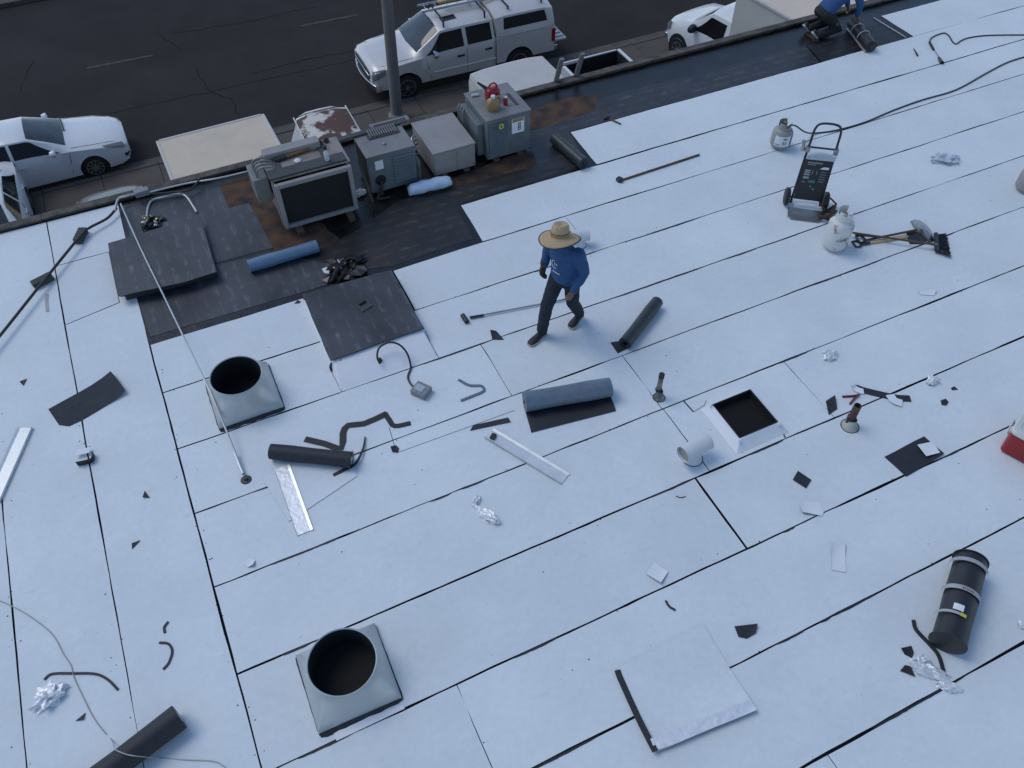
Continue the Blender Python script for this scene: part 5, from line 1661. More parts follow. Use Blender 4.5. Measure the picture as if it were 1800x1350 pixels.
# ------------------------------------------------------------------ cooler
a_, b_ = P(1752, 793), P(1810, 824)
dr = (b_ - a_); dr.z = 0; dr.normalize(); bk = V(-dr.y, dr.x, 0)
if bk.y < 0:
    bk = -bk
CO = Matrix(((dr.x, bk.x, 0, a_.x), (dr.y, bk.y, 0, a_.y), (0, 0, 1, ZT), (0, 0, 0, 1)))
t = thing('cooler', 'red cooler box with a grimy white lid', 'cooler', (a_.x, a_.y, ZT))
def rr_ring(x0, x1, y0, y1, r, z):
    out = []
    for cx, cy, a0 in ((x1 - r, y0 + r, -90), (x1 - r, y1 - r, 0), (x0 + r, y1 - r, 90), (x0 + r, y0 + r, 180)):
        for k in range(6):
            q = R(a0 + 90 * k / 5)
            out.append(CO @ V(cx + r * math.cos(q), cy + r * math.sin(q), z))
    return out
m = MB(); m.loft([rr_ring(.03, .57, .03, .33, .05, 0), rr_ring(.01, .59, .01, .35, .05, .02), rr_ring(0, .60, 0, .36, .05, .33)]); m.build('body', 'red_plastic', parent=t)
m = MB(); m.loft([rr_ring(-.012, .612, -.012, .372, .06, .3305), rr_ring(-.012, .612, -.012, .372, .06, .36), rr_ring(0, .60, 0, .36, .05, .38), rr_ring(.05, .55, .05, .31, .04, .38), rr_ring(.055, .545, .055, .305, .04, .37)]); ld = m.build('lid', 'cooler_white', parent=t)
m = MB(); m.loft([rr_ring(.08, .52, .08, .28, .04, .3705), rr_ring(.09, .51, .09, .27, .04, .382)]); m.build('lid_panel', 'cooler_white', parent=ld)
m = MB(); m.tube([CO @ V(-.012, .10, .20), CO @ V(-.03, .10, .27), CO @ V(-.03, .26, .27), CO @ V(-.012, .26, .20)], .009, 8, sm=4); m.build('handle', 'cooler_white', parent=t)

# ================================================================== loose sheets, scraps and cables
def flat(name, label, cat, pts, mt, th=.005, z=ZT + .0008, lift=0.0, jit=.003, side=None, group=None, parent=None, seed=0, ldir=None):
    """thin cut piece lying on the roof; corners may curl up by lift"""
    rs = random.Random(seed + len(pts) * 13 + int(pts[0][0]))
    q = [P(x, y) for x, y in pts]
    c = sum(q, V(0, 0, 0)) / len(q)
    rim = []
    for i in range(len(q)):
        a, b = q[i], q[(i + 1) % len(q)]
        n = max(1, int((b - a).length / .12))
        for k in range(n):
            p = a.lerp(b, k / n)
            rim.append(V(p.x + rs.uniform(-jit, jit), p.y + rs.uniform(-jit, jit), 0))
    an_ = rs.uniform(0, 6.28)
    dv_ = Vector(ldir).normalized() if ldir else V(math.cos(an_), math.sin(an_), 0)
    ext = max((p - V(c.x, c.y, 0)).dot(dv_) for p in rim)
    def zz(e):
        k = ((e - V(c.x, c.y, 0)).dot(dv_) / ext - .25) / .75
        return lift * max(0.0, k) ** 2
    m = MB()
    n = len(rim)
    lv = [.35, .62, .82, 1.0]
    K = len(lv)
    vs = []
    for side_ in (1, 0):
        vs.append((c.x, c.y, z + th * side_))
        for f in lv:
            for p in rim:
                e = V(c.x, c.y, 0).lerp(p, f)
                vs.append((e.x, e.y, z + th * side_ + zz(e)))
    fs, mi = [], []
    o2 = 1 + K * n
    for base, flip in ((0, False), (o2, True)):
        for i in range(n):
            j = (i + 1) % n
            q4 = [(base, base + 1 + i, base + 1 + j)]
            for r_ in range(K - 1):
                q4.append((base + 1 + r_ * n + i, base + 1 + (r_ + 1) * n + i, base + 1 + (r_ + 1) * n + j, base + 1 + r_ * n + j))
            fs += [t1[::-1] if flip else t1 for t1 in q4]
            mi += [1 if flip else 0] * len(q4)
    for i in range(n):
        j = (i + 1) % n
        fs.append((o2 - n + i, 2 * o2 - n + i, 2 * o2 - n + j, o2 - n + j)); mi.append(1)
    m.v, m.f, m.m = vs, fs, mi
    o = m.build(name, [mt, side or mt], parent=parent, smooth=True, angle=50)
    return tag(o, label, cat, group) if parent is None else o
def strip_(name, label, cat, pts, wd, mt, th=.004, sm=5, group=None, vert=False, mt2=None):
    q = []
    for p in pts:
        q.append(P(p[0], p[1], p[2] if len(p) > 2 else ZT + .001))
    m = MB(); m.ribbon(q, wd, th, sm=sm, wdir=V(0, 0, 1) if vert else None)
    if vert:
        m.v = [(v[0], v[1], max(v[2], ZT + .0008)) for v in m.v]
    return tag(m.build(name, mt, angle=60), label, cat, group)
def crumple(name, label, cat, px, py, rx, ry, h, mt, rz=0.0, seed=1, group=None, rough=.55, parent=None, zb=ZT, sub=3):
    c = P(px, py)
    bm = bmesh.new()
    bmesh.ops.create_icosphere(bm, subdivisions=sub, radius=1)
    vs = []
    for v in bm.verts:
        p = v.co.copy()
        k = 1 + rough * mnoise.noise(p * 2.1 + V(seed * 3.7, 0, 0)) + rough * .9 * mnoise.noise(p * 5.0 + V(0, seed * 2.3, 0)) + rough * .5 * mnoise.noise(p * 11 + V(seed, seed, 0))
        x, y, z = p.x * k * rx, p.y * k * ry, max(-.35, p.z * k) * h * .72 + h * .25
        vs.append((c.x + x * math.cos(rz) - y * math.sin(rz), c.y + x * math.sin(rz) + y * math.cos(rz), zb + max(.0006, z)))
    m = MB(); m.add(vs, [tuple(v.index for v in f.verts) for f in bm.faces])
    bm.free()
    o = m.build(name, mt, parent=parent, smooth=False)
    return tag(o, label, cat, group) if parent is None else o

# the big square of white sheet lying over the seams
flat('loose_sheet', 'large square white sheet with one black edge, laid loose over a seam', 'roofing sheet', [(1082, 1176), (1160, 1136), (1236, 1098), (1328, 1252), (1240, 1288), (1155, 1324)], 'white_membrane', .009, lift=.045, side='black_membrane', seed=5, ldir=(.1, -1, 0))
strip_('selvedge_strip', 'black selvedge strip along the edge of the loose white square', 'roofing strip', [(1085, 1178, .020), (1092, 1196, .020), (1120, 1258, .026), (1140, 1298, .048), (1152, 1321, .066)], .055, 'black_membrane', .004)
strip_('foil_strip', 'shiny foil strip along the lower edge of the loose white square', 'foil strip', [(1147, 1309, .060), (1180, 1298, .060), (1240, 1273, .058), (1300, 1249, .054), (1322, 1240, .052)], .10, 'foil_white', .002)
# white offcut under the black roll with the long metal strip on it
flat('white_offcut', 'white angular offcut lying beneath the black roll', 'roofing offcut', [(462, 842), (500, 815), (620, 790), (628, 838), (508, 918)], 'white_membrane', .006, lift=.0, side='black_membrane')
t = thing('drip_edge', 'long bright metal drip edge lying below the black roll', 'metal strip', tuple(P(512, 870)))
def channel(par, pa, pb, w1, w2, h, mt, z0=.014):
    a, b = P(*pa, z0), P(*pb, z0)
    d_ = (b - a).normalized(); n_ = V(-d_.y, d_.x, 0)
    m = MB()
    for k, (o0, o1, za, zb_) in enumerate(((0, w1, 0, 0), )):
        pass
    sec = [(0, h), (0, 0), (w1, 0), (w1 + w2, h * .35)]
    th = .003
    rg = []
    for p in (a, a.lerp(b, .33), a.lerp(b, .66), b):
        top = [p + n_ * x + V(0, 0, z + th) for x, z in sec]; bot = [p + n_ * x + V(0, 0, z) for x, z in sec]
        rg.append(top + bot[::-1])
    m.loft(rg); return m.build('folded_metal', mt, parent=par, smooth=False)
channel(t, (482, 826), (522, 942), .14, .03, .022, 'foil_white')
t = thing('drip_edge', 'white metal drip edge lying diagonally across the seam', 'metal strip', tuple(P(925, 805)))
channel(t, (852, 771), (986, 852), .14, .025, .035, 'strip_white', .012)
m = MB(); m.box(P(867, 767, .03), (.07, .05, .03), R(40)); m.build('dark_end', 'print_black', parent=t)
t = thing('drip_edge', 'bent white metal drip edge lying by the left-hand seams', 'metal strip', tuple(P(30, 820)))
channel(t, (0, 884), (58, 752), .14, .03, .03, 'strip_white')
# black offcuts
flat('black_offcut', 'long black rectangular offcut lying on the left white columns', 'roofing offcut', [(86, 720), (198, 658), (224, 692), (145, 740), (122, 750), (104, 748)], 'tar_paper', .005, lift=.05, side='black_membrane')
flat('black_offcut', 'wide black offcut with a white folded square on it', 'roofing offcut', [(1554, 804), (1624, 768), (1658, 800), (1592, 839)], 'black_membrane', .006, lift=.02)
flat('black_offcut', 'black corner piece under the end of the dark roll near the worker', 'roofing offcut', [(1073, 603), (1092, 600), (1106, 612), (1086, 622)], 'black_membrane', .006, lift=.0)
flat('white_square', 'small white square lying on the wide black offcut', 'roofing offcut', [(1610, 785), (1637, 780), (1650, 799), (1626, 806)], 'white_scrap', .004, z=.034, lift=.01)
flat('black_offcut', 'small black rectangle lying alone in the white sheet', 'roofing offcut', [(1393, 844), (1402, 829), (1426, 845), (1416, 859)], 'black_membrane', .008, lift=.006)
flat('black_offcut', 'folded black diamond scrap beside the rusty vent pipe', 'roofing offcut', [(1451, 706), (1466, 698), (1471, 720), (1456, 730)], 'black_membrane', .008, lift=.03)
flat('black_offcut', 'narrow black strip with a slanted end above the white drip edge', 'roofing offcut', [(827, 758), (832, 748), (893, 736), (897, 743)], 'black_membrane', .008, lift=.006)
flat('round_scrap', 'black half-round scrap with pale edge below the loose white square', 'roofing scrap', [(1291, 1102), (1330, 1100), (1328, 1115), (1312, 1124), (1298, 1120)], 'black_membrane', .008, lift=.03)
flat('round_scrap', 'black half-round scrap near the walking worker', 'roofing scrap', [(862, 583), (872, 583), (886, 598), (866, 598)], 'black_membrane', .007, lift=.02)
flat('round_scrap', 'black rounded scrap covering the end of a short seam', 'roofing scrap', [(687, 788), (696, 784), (702, 789), (700, 796), (690, 796)], 'black_membrane', .007, lift=.02)
flat('leaf_scrap', 'black leaf-shaped scrap above the foil heap by the wrapped roll', 'roofing scrap', [(1582, 1141), (1601, 1137), (1606, 1148), (1602, 1157), (1590, 1152)], 'black_membrane', .007, lift=.015)
flat('leaf_scrap', 'black leaf-shaped scrap touching the foil heap by the wrapped roll', 'roofing scrap', [(1581, 1180), (1590, 1170), (1600, 1172), (1607, 1191), (1592, 1184)], 'black_membrane', .007, lift=.015)
for lab, pts in (('black triangle scrap beside the long black offcut', [(36, 673), (48, 667), (42, 679)]), ('black triangle scrap lying in the column left of the vents', [(252, 876), (255, 864), (264, 876)]),
                 ('pointed black scrap lying below the black triangle in the left column', [(233, 957), (247, 951), (233, 966)]), ('black triangle scrap beside the silver foil wad', [(134, 1268), (151, 1254), (148, 1266)])):
    flat('triangle_scrap', lab, 'roofing scrap', pts, 'black_membrane', .007, lift=.01, jit=.001)
flat('round_scrap', 'small dark rounded scrap near the scrunched foil ball at the right', 'roofing scrap', [(1653, 705), (1662, 702), (1667, 708), (1663, 714), (1655, 713)], 'black_membrane', .007)
flat('round_scrap', 'tiny dark pointed scrap between the right-hand foil ball and the seam', 'roofing scrap', [(1671, 683), (1677, 680), (1683, 686), (1673, 687)], 'black_membrane', .007)
flat('round_scrap', 'tiny dark scrap beside the corner of the black curb cover', 'roofing scrap', [(518, 534), (524, 529), (529, 531), (526, 534)], 'black_membrane', .007)
# thin pale cut-outs
for lab, pts in (('white rounded cut-out overlapping a seam below the black rectangle', [(1405, 893), (1412, 882), (1440, 884), (1447, 902), (1444, 908), (1408, 904)]),
                 ('narrow white rectangular cut-out lying on open white sheet', [(1460, 958), (1484, 957), (1486, 1007), (1462, 1003)]),
                 ('small curled white square beside the long seam', [(1135, 1010), (1150, 990), (1174, 1006), (1160, 1028)]),
                 ('small pale oval cut-out beside the left end of a seam', [(431, 992), (438, 982), (449, 986), (446, 996), (436, 998)]),
                 ('clear pale rectangle lying between two seams on the right', [(1614, 512), (1643, 512), (1642, 521), (1617, 519)])):
    flat('white_cutout', lab, 'roofing offcut', pts, 'white_scrap', .006, lift=.035, side='grey_film')
flat('white_flap', 'white crescent scrap on the black underlayment', 'roofing scrap', [(566, 474), (574, 470), (578, 476), (587, 476), (582, 483), (570, 481)], 'white_scrap', .006, z=.006)
# curls and ribbons
strip_('trim_curl', 'long thin black curl crossing the wire on the left', 'roofing strip', [(78, 1195), (92, 1185), (130, 1184), (168, 1185), (190, 1195), (208, 1213)], .022, 'black_membrane', .008)
strip_('trim_curl', 'small black curl above the hooked one in the left column', 'roofing strip', [(296, 1093), (289, 1103), (290, 1113)], .022, 'black_membrane', .008)
strip_('trim_curl', 'hooked black curl with a pale tail in the left column', 'roofing strip', [(280, 1130), (296, 1132), (303, 1145), (297, 1165), (287, 1177)], .022, 'black_membrane', .008)
strip_('trim_curl', 'small black curl above the loose white square', 'roofing strip', [(1170, 1056), (1176, 1066), (1187, 1073)], .02, 'black_membrane', .008)
strip_('trim_curl', 'thick black curl lying between the wrapped roll and the foil heap', 'roofing strip', [(1605, 1091), (1610, 1108), (1635, 1135), (1650, 1155), (1660, 1190)], .03, 'black_membrane', .02)
strip_('trim_curl', 'thin black curl beside the vent pipe seam', 'roofing strip', [(1188, 872), (1196, 875), (1205, 873)], .008, 'black_membrane', .006)
strip_('grey_ribbon', 'long kinked dark grey strip beside the black roll', 'roofing strip', [(536, 772), (570, 780), (600, 788), (603, 762), (612, 748), (640, 745), (680, 727)], .075, 'rubber', .005, 2)
strip_('grey_ribbon', 'short twisted dark grey strip next to the long kinked one', 'roofing strip', [(676, 726), (684, 738), (694, 749), (722, 744)], .06, 'rubber', .005, 4)
strip_('black_tail', 'black tapering tail curling round the end of the black roll', 'roofing strip', [(642, 768, .02), (638, 790, .03), (625, 815, .05), (605, 826, .02), (586, 836)], (.015, .045), 'black_membrane', .006, 5)
strip_('pale_strip', 'thin bent pale strip near the grey junction box', 'roofing strip', [(806, 668), (825, 678), (846, 679), (850, 688), (830, 697), (810, 705)], .03, 'grey_film', .012, 4)
t_ = strip_('torn_strip', 'torn black and white strip lying across the seam by the pliers', 'roofing strip', [(1503, 681), (1520, 687), (1545, 693), (1563, 697), (1578, 700), (1600, 701)], .09, 'black_membrane', .008, 4)
strip_('white_curl', 'white curl at the end of the torn strip', 'roofing strip', [(1500, 676, .05), (1502, 682, .02), (1512, 687, .022), (1518, 688, .022)], .08, 'white_scrap', .004, 4)
strip_('white_curl', 'white turned-over piece in the middle of the torn strip', 'roofing strip', [(1564, 694, .022), (1572, 704, .03), (1586, 709, .022)], .10, 'white_scrap', .004, 4)
strip_('bent_scrap', 'bent scrap with a black face and white top standing on the left seam', 'roofing scrap', [(135, 816, .045), (150, 813, .045), (163, 808, .045), (164, 796, .045)], .075, 'rubber', .005, 4, vert=True)
flat('white_cutout', 'white top of the bent scrap on the left seam', 'roofing scrap', [(135, 806), (160, 800), (163, 790), (138, 796)], 'white_scrap', .004, z=.045)
strip_('dark_sliver', 'dark pointed sliver beside the black pipe on the left', 'roofing strip', [(83, 517), (82, 533), (84, 548)], .035, 'tape_grey', .006, 3)
strip_('lifted_tail', 'black curled tail hanging from the corner of the black curb cover', 'roofing strip', [(600, 632, .12), (586, 636, .08), (581, 645, .05), (584, 653, .012)], .03, 'black_membrane', .006, 5)
# foil and plastic litter
FG = 'crumpled foil left on the roof'
for k, (lab, x, y, rx, ry, h, rz) in enumerate((('crumpled silver foil wad lying by the thin wire', 90, 1226, .15, .11, .11, .4), ('long twisted piece of crumpled foil in the open white roof', 856, 908, .19, .06, .10, -1.15), ('small foil knot at the tip of the twisted foil', 838, 882, .07, .04, .05, .6),
        ('loose ball of crumpled foil near the upper right seams', 1457, 627, .11, .08, .09, .2), ('small scrunched foil ball near the torn strip', 1638, 672, .085, .06, .08, .3), ('long crumpled foil heap between the black curl and leaf scraps', 1632, 1182, .20, .07, .09, -.9),
        ('crumpled foil tail crossing the seam below the foil heap', 1664, 1208, .10, .05, .06, -.7), ('tuft of crumpled foil above the foil heap', 1618, 1162, .09, .05, .07, -.6), ('little foil scrap at the right beside the wrapped roll', 1794, 1100, .04, .04, .04, 0))):
    crumple('foil_wad', lab, 'foil', x, y, rx * .85, ry * .85, h * .85, 'foil', rz, k + 2, FG)
crumple('plastic_bag', 'crumpled clear plastic bag lying right of the hand truck', 'plastic bag', 1660, 283, .20, .11, .08, 'clear_wrap', -.5, 21, None, .7)
crumple('rag', 'crumpled pale rag at the foot of the blue-grey unit', 'rag', 632, 342, .10, .06, .06, 'white_plastic', .3, 25, zb=.004)
crumple('rag', 'small silver wad on the top of the black-faced cooler', 'rag', 547, 287, .06, .04, .04, 'foil', .3, 26, zb=.826) if False else None
q = P(536, 291, .85)
m = MB(); m.lathe([(.045, 0), (.05, .015), (.02, .035)], 7, (1.42, 9.66, .826)); tag(m.build('paper_scrap', 'label_white', smooth=False), 'small white scrap on top of the black-faced cooler', 'scrap')
# torn flashing heaps on the black underlayment
for k, (lab, x, y) in enumerate((('heap of torn black flashing with shiny bits beside the black curb cover', 612, 470), ('small heap of torn black flashing beside the left curb', 268, 392))):
    q = P(x, y)
    t = thing('debris_heap', lab, 'debris', (q.x, q.y, .004))
    sc_ = 1.0 if k == 0 else .6
    crumple('torn_flashing', '', '', x, y, .24 * sc_, .17 * sc_, .09 * sc_, 'black_mastic', .5, 31 + k, parent=t, rough=.9, zb=.004)
    for j in range(9):
        crumple('shiny_bit', '', '', x + rnd.uniform(-26, 26) * sc_, y + rnd.uniform(-11, 12) * sc_, .03, .02, .02, ['foil', 'brass', 'tape_grey'][j % 3], j, 60 + j, parent=t, rough=.8, zb=.03 + .02 * (j % 3), sub=1)
    m = MB(); m.tube([P(x - 28 * sc_, y + 24 * sc_, .02), P(x - 18 * sc_, y + 2 * sc_, .12 * sc_), P(x - 2, y - 16 * sc_, .13 * sc_), P(x + 22 * sc_, y - 12 * sc_, .03)], .022 * sc_, 8, sm=5); m.build('flashing_loop', 'black_mastic', parent=t)

# cables, conduits, wires
t = thing('extension_lead', 'black lead arching from a rubber boot to a grey junction box', 'cable', tuple(P(740, 690)))
cable('', [(668, 640, .09), (663, 627, .15), (667, 611, .20), (684, 602, .23), (702, 606, .21), (716, 622, .13), (722, 645, .03), (717, 662), (722, 675), (733, 684)], .012, name='lead', parent=t)
m = MB(); q = P(741, 691); m.box((q.x, q.y, ZT + .041), (.17, .19, .08), R(35)); m.build('junction_box', 'box_grey', parent=t, bevel=.008)
m = MB(); m.box((q.x - .012, q.y + .012, ZT + .0835), (.09, .11, .006), R(35)); m.build('box_cover', 'galvanised', parent=t)
q = P(669, 640); m = MB(); m.lathe([(.075, ZT + .001), (.06, .03), (.03, .06), (.018, .10)], 14, (q.x, q.y, 0)); m.build('rubber_boot', 'rubber', parent=t)
lap([(673, 648), (678, 656)], .012)

t = thing('guy_wire', 'pale stretched cable running from the roof edge to a small anchor', 'cable', tuple(P(433, 843)))
cable('', [(212, 358, .12), (245, 432, .175), (283, 510, .19), (345, 638, .30), (372, 694, .27), (400, 762, .14), (424, 822, .05)], .011, 'conduit', name='wire', sm=2, parent=t)
cable('', [(412, 795, .07), (419, 812, .055), (428, 833, .04)], .018, 'aluminium', name='turnbuckle', parent=t)
q = P(433, 844); m = MB(); m.lathe([(.06, ZT + .001), (.055, .015), (.02, .02), (.018, .05)], 14, (q.x, q.y, 0)); m.build('anchor', 'hvac_dark', parent=t)
t = thing('roof_conduit', 'black conduit on wooden blocks crossing to a grey box at the roof edge', 'conduit', tuple(P(75, 492)))
cable('', [(-40, 636, .10), (0, 590, .10), (75, 496, .10), (142, 414, .10), (158, 400, .09), (188, 384, .08), (205, 366, .09)], .018, 'cable_black', name='black_pipe', parent=t)
cable('', [(202, 371, .09), (208, 350, .12), (222, 345, .13), (243, 340, .12)], .017, 'conduit', name='grey_pipe', parent=t)
q = P(250, 339, .12); m = MB(); m.box((q.x, q.y, .13), (.20, .10, .09), R(3)); m.build('junction_box', 'box_grey', parent=t, bevel=.01)
cable('', [(262, 338, .12), (330, 322, .10), (380, 314, .10), (440, 300, .09), (495, 283, .09)], .014, 'conduit', name='edge_pipe', parent=t)
cable('', [(266, 341, .10), (300, 338, .09), (335, 333, .09), (352, 313, .12)], .014, 'cable_black', name='edge_lead', parent=t)
for x, y, a in ((75, 494, .35), (142, 415, 1.15)):
    q = P(x, y, .04); m = MB(); m.box((q.x, q.y, ZT + .042), (.26, .11, .08), a); m.build('support_block', 'block', parent=t, bevel=.006)
q_ = cable('bent grey conduit hoop lying on the black underlayment', [(258, 388, .02), (260, 366, .02), (268, 352, .03), (290, 346, .04), (315, 341, .04), (328, 346, .04), (338, 360, .03), (346, 373, .02)], .017, 'conduit', 'conduit', 'conduit_hoop')
t = thing('loose_wire', 'thin grey wire wandering across the left columns and over the black roll', 'wire', tuple(P(130, 1200)))
cable('', [(-20, 1048), (20, 1065), (55, 1085), (92, 1115), (112, 1150), (125, 1170), (130, 1190), (146, 1225), (165, 1262), (182, 1285), (196, 1300), (202, 1316, .18), (207, 1320, .258), (222, 1326, .262), (238, 1329, .258), (250, 1330, .18), (275, 1332, .02), (330, 1336), (372, 1338), (392, 1346), (410, 1362)], .005, 'tape_grey', name='strand', parent=t)
# specks of dark bitumen left at the lap lines: uncountable crumbs
m = MB()
for k in range(420):
    i = rnd.randrange(3, 12)
    x = rnd.uniform(-1, 11); y = YS[i] + rnd.choice((rnd.uniform(-.02, .02), rnd.gauss(0, .25)))
    if rnd.random() < .25:
        x = rnd.choice(XB[:3]) + rnd.gauss(0, .05); y = rnd.uniform(1.5, 9)
    s_ = rnd.uniform(.003, .010)
    m.add([(x + s_ * math.cos(a), y + s_ * .8 * math.sin(a), ZT + .0012) for a in (0, 1.3, 2.4, 3.9, 5.2)] + [(x, y, ZT + .004)], [(0, 1, 5), (1, 2, 5), (2, 3, 5), (3, 4, 5), (4, 0, 5)])
o = m.build('bitumen_crumbs', 'black_membrane', smooth=False); o['kind'] = 'stuff'; o['label'] = 'fine black bitumen crumbs scattered along the seams'; o['category'] = 'crumbs'
# beads of bitumen squeezed out at the laps, widening the seam here and there
for i in range(4, 12):
    for k in range(5):
        x = rnd.uniform(-.9, 9); L_ = rnd.uniform(.15, .9)
        n = int(L_ / .05) + 2
        m = MB(); rg = []
        for j in range(n + 1):
            f = j / n
            wv = .011 * math.sin(PI * f) ** .5 * rnd.uniform(.7, 1.2) + .003
            xx = x + L_ * f
            off = -.004
            rg.append([V(xx, YS[i] + off - wv, ZT + .0012), V(xx, YS[i] + off + wv * .5, ZT + .0012), V(xx, YS[i] + off + wv * .5, ZT + .0035), V(xx, YS[i] + off - wv, ZT + .003)])
        m.loft(rg); m.build('bitumen_bead', 'black_membrane', parent=bld, smooth=False)
# lap outlines of the white patch in front of the black curb, and small patches
lap([(583, 655), (601, 690)], .005); lap([(748, 582), (766, 626)], .005)
lap([(684, 752), (697, 796)], .006); lap([(697, 797), (905, 722)], .005)

# ================================================================== people
def ell(c, L, F, hw, hd, n=20, tilt=None):
    c = Vector(c)
    return [c + L * (hw * math.cos(2 * PI * k / n)) + F * (hd * math.sin(2 * PI * k / n)) for k in range(n)]
def hand_(m, wrist, d_, side, palm_n, curl=.6, s=1.0):
    """palm and five bent fingers; d_ along the hand, side towards the thumb"""
    d_ = d_.normalized(); side = (side - d_ * side.dot(d_)).normalized(); n_ = d_.cross(side).normalized()
    if n_.dot(palm_n) < 0:
        n_ = -n_
    m.limb([wrist, wrist + d_ * .045 * s, wrist + d_ * .085 * s], [.026 * s, .036 * s, .034 * s], 10)
    for k, (off, ln) in enumerate(((.027, .070), (.009, .080), (-.009, .074), (-.026, .058))):
        b = wrist + d_ * .085 * s + side * off * s
        a1, a2 = curl * .7, curl * 1.5
        p1 = b + (d_ * math.cos(a1) + n_ * math.sin(a1)) * ln * .5 * s
        p2 = p1 + (d_ * math.cos(a2) + n_ * math.sin(a2)) * ln * .5 * s
        m.limb([b, p1, p2], [.0105 * s, .0098 * s, .0085 * s], 8)
    b = wrist + d_ * .025 * s + side * .030 * s
    p1 = b + (d_ * .6 + side * .7 + n_ * .25).normalized() * .04 * s
    p2 = p1 + (d_ * .85 + side * .25 + n_ * .4).normalized() * .035 * s
    m.limb([b, p1, p2], [.014 * s, .012 * s, .010 * s], 8)
def head_(m, c, F, L, U, s=1.0):
    """skull, jaw, nose, ears, neck stub"""
    rg = []
    for z, hw, hd, fo in ((-.125, .030, .035, .035), (-.11, .048, .055, .022), (-.075, .062, .078, .010), (-.03, .070, .090, .004), (.02, .075, .098, 0), (.06, .073, .095, -.004), (.095, .058, .078, -.006), (.115, .030, .042, -.006)):
        rg.append([c + U * z * s + F * fo * s + L * hw * s * math.cos(2 * PI * k / 18) + F * hd * s * math.sin(2 * PI * k / 18) for k in range(18)])
    m.loft(rg)
    m.limb([c + F * .088 * s + U * .02 * s, c + F * .108 * s - U * .02 * s, c + F * .10 * s - U * .032 * s], [.009 * s, .014 * s, .014 * s], 8)
    m.limb([c + F * .086 * s - U * .062 * s - L * .022 * s, c + F * .093 * s - U * .062 * s, c + F * .086 * s - U * .062 * s + L * .022 * s], [.007 * s, .009 * s, .007 * s], 8)
    for s_ in (-1, 1):
        m.limb([c + L * s_ * .074 * s + U * .02 * s, c + L * s_ * .082 * s, c + L * s_ * .075 * s - U * .025 * s], [.012 * s, .015 * s, .009 * s], 8)
        m.limb([c + F * .086 * s + L * s_ * .018 * s + U * .022 * s, c + F * .084 * s + L * s_ * .045 * s + U * .022 * s], [.008 * s, .008 * s], 8)
def shoe_(t, heel, toe, mt, up=V(0, 0, 1), hgt=.10, wd=.05, sole_mt='shoe_sole'):
    d_ = (toe - heel); L_ = d_.length; d_.normalize(); n_ = up.cross(d_).normalized(); u_ = d_.cross(n_).normalized()
    if u_.z < 0:
        u_ = -u_
    m = MB(); rg = []
    for f, w_, h_ in ((0, .55, .70), (.06, .74, .92), (.25, .78, 1.0), (.45, .82, .78), (.65, .98, .56), (.85, .92, .46), (.96, .66, .34), (1, .35, .22)):
        c = heel + d_ * L_ * f
        rg.append([c + n_ * wd * w_ * math.cos(q) + u_ * (.025 + max(0, math.sin(q)) * (hgt * h_ - .025)) for q in [2 * PI * k / 16 for k in range(16)]])
    m.loft(rg); sh = m.build('shoe', mt, parent=t, angle=60)
    m = MB(); rg = []
    for f, w_ in ((-.015, .5), (.06, .80), (.3, .80), (.5, .80), (.7, 1.03), (.88, .95), (.98, .68), (1.015, .36)):
        c = heel + d_ * L_ * f
        rg.append([c + n_ * wd * w_, c + n_ * wd * w_ + u_ * .028, c - n_ * wd * w_ + u_ * .028, c - n_ * wd * w_])
    m.loft(rg); m.build('sole', sole_mt, parent=sh)
    return sh

_tx = bpy.data.textures.new('cloth_folds', 'CLOUDS')
_tx.noise_scale = .075
_tx.noise_depth = 2
def folds(o, k):
    d = o.modifiers.new('folds', 'DISPLACE')
    d.texture = _tx
    d.texture_coords = 'LOCAL'
    d.strength = k
    d.mid_level = .5
    return o
# --- worker walking with a straw hat
W = V(3.58, 6.10, 0)
F = V(-.90, -.44, 0).normalized(); L = V(-F.y, F.x, 0); U = V(0, 0, 1)
def wp(f, l, z):
    return W + F * f + L * l + U * z
wk = thing('person', 'worker in a straw hat, blue long-sleeved shirt and jeans walking across the white roof', 'person', (W.x, W.y, ZT))
S_ = dict(pel=(0, 0, .93), ch=(.05, 0, 1.25), nk=(.09, 0, 1.45), hd=(.14, 0, 1.585),
          shR=(.06, -.185, 1.385), elR=(-.01, -.275, 1.13), wrR=(.05, -.285, .93),
          shL=(.05, .185, 1.375), elL=(-.01, .255, 1.10), wrL=(.14, .21, .87),
          hpR=(.0, -.09, .91), knR=(.21, -.10, .50), anR=(.275, -.115, .10),
          hpL=(.0, .09, .91), knL=(-.05, .10, .49), anL=(-.25, .09, .13))
J = {k: wp(*v) for k, v in S_.items()}
# body (skin): head, neck, arms, hands, trunk, legs as one fused mesh
m = MB()
head_(m, J['hd'], (F * .95 - U * .25).normalized(), L, (U * .97 + F * .25).normalized())
m.limb([wp(.075, 0, 1.40), wp(.10, 0, 1.50)], [.058, .055], 12)
m.loft([ell(wp(0, 0, .86), L, F, .12, .09), ell(wp(.0, 0, .95), L, F, .145, .10), ell(wp(.02, 0, 1.1), L, F, .135, .095), ell(wp(.05, 0, 1.25), L, F, .155, .11), ell(wp(.06, 0, 1.37), L, F, .15, .09), ell(wp(.07, 0, 1.43), L, F, .07, .06)])
for s_ in 'RL':
    m.limb([J['sh' + s_], J['el' + s_], J['wr' + s_]], [.05, .04, .027], 12)
    m.limb([J['hp' + s_], J['kn' + s_], J['an' + s_]], [.075, .052, .036], 12)
hand_(m, J['wrL'], (F * .55 - U * .8 - L * .15), F, -L, .7)
hand_(m, J['wrR'], (F * .25 - U * .95), F, L, .9)
bd = remesh(m.build('body', 'skin', parent=wk), .0065, 3)
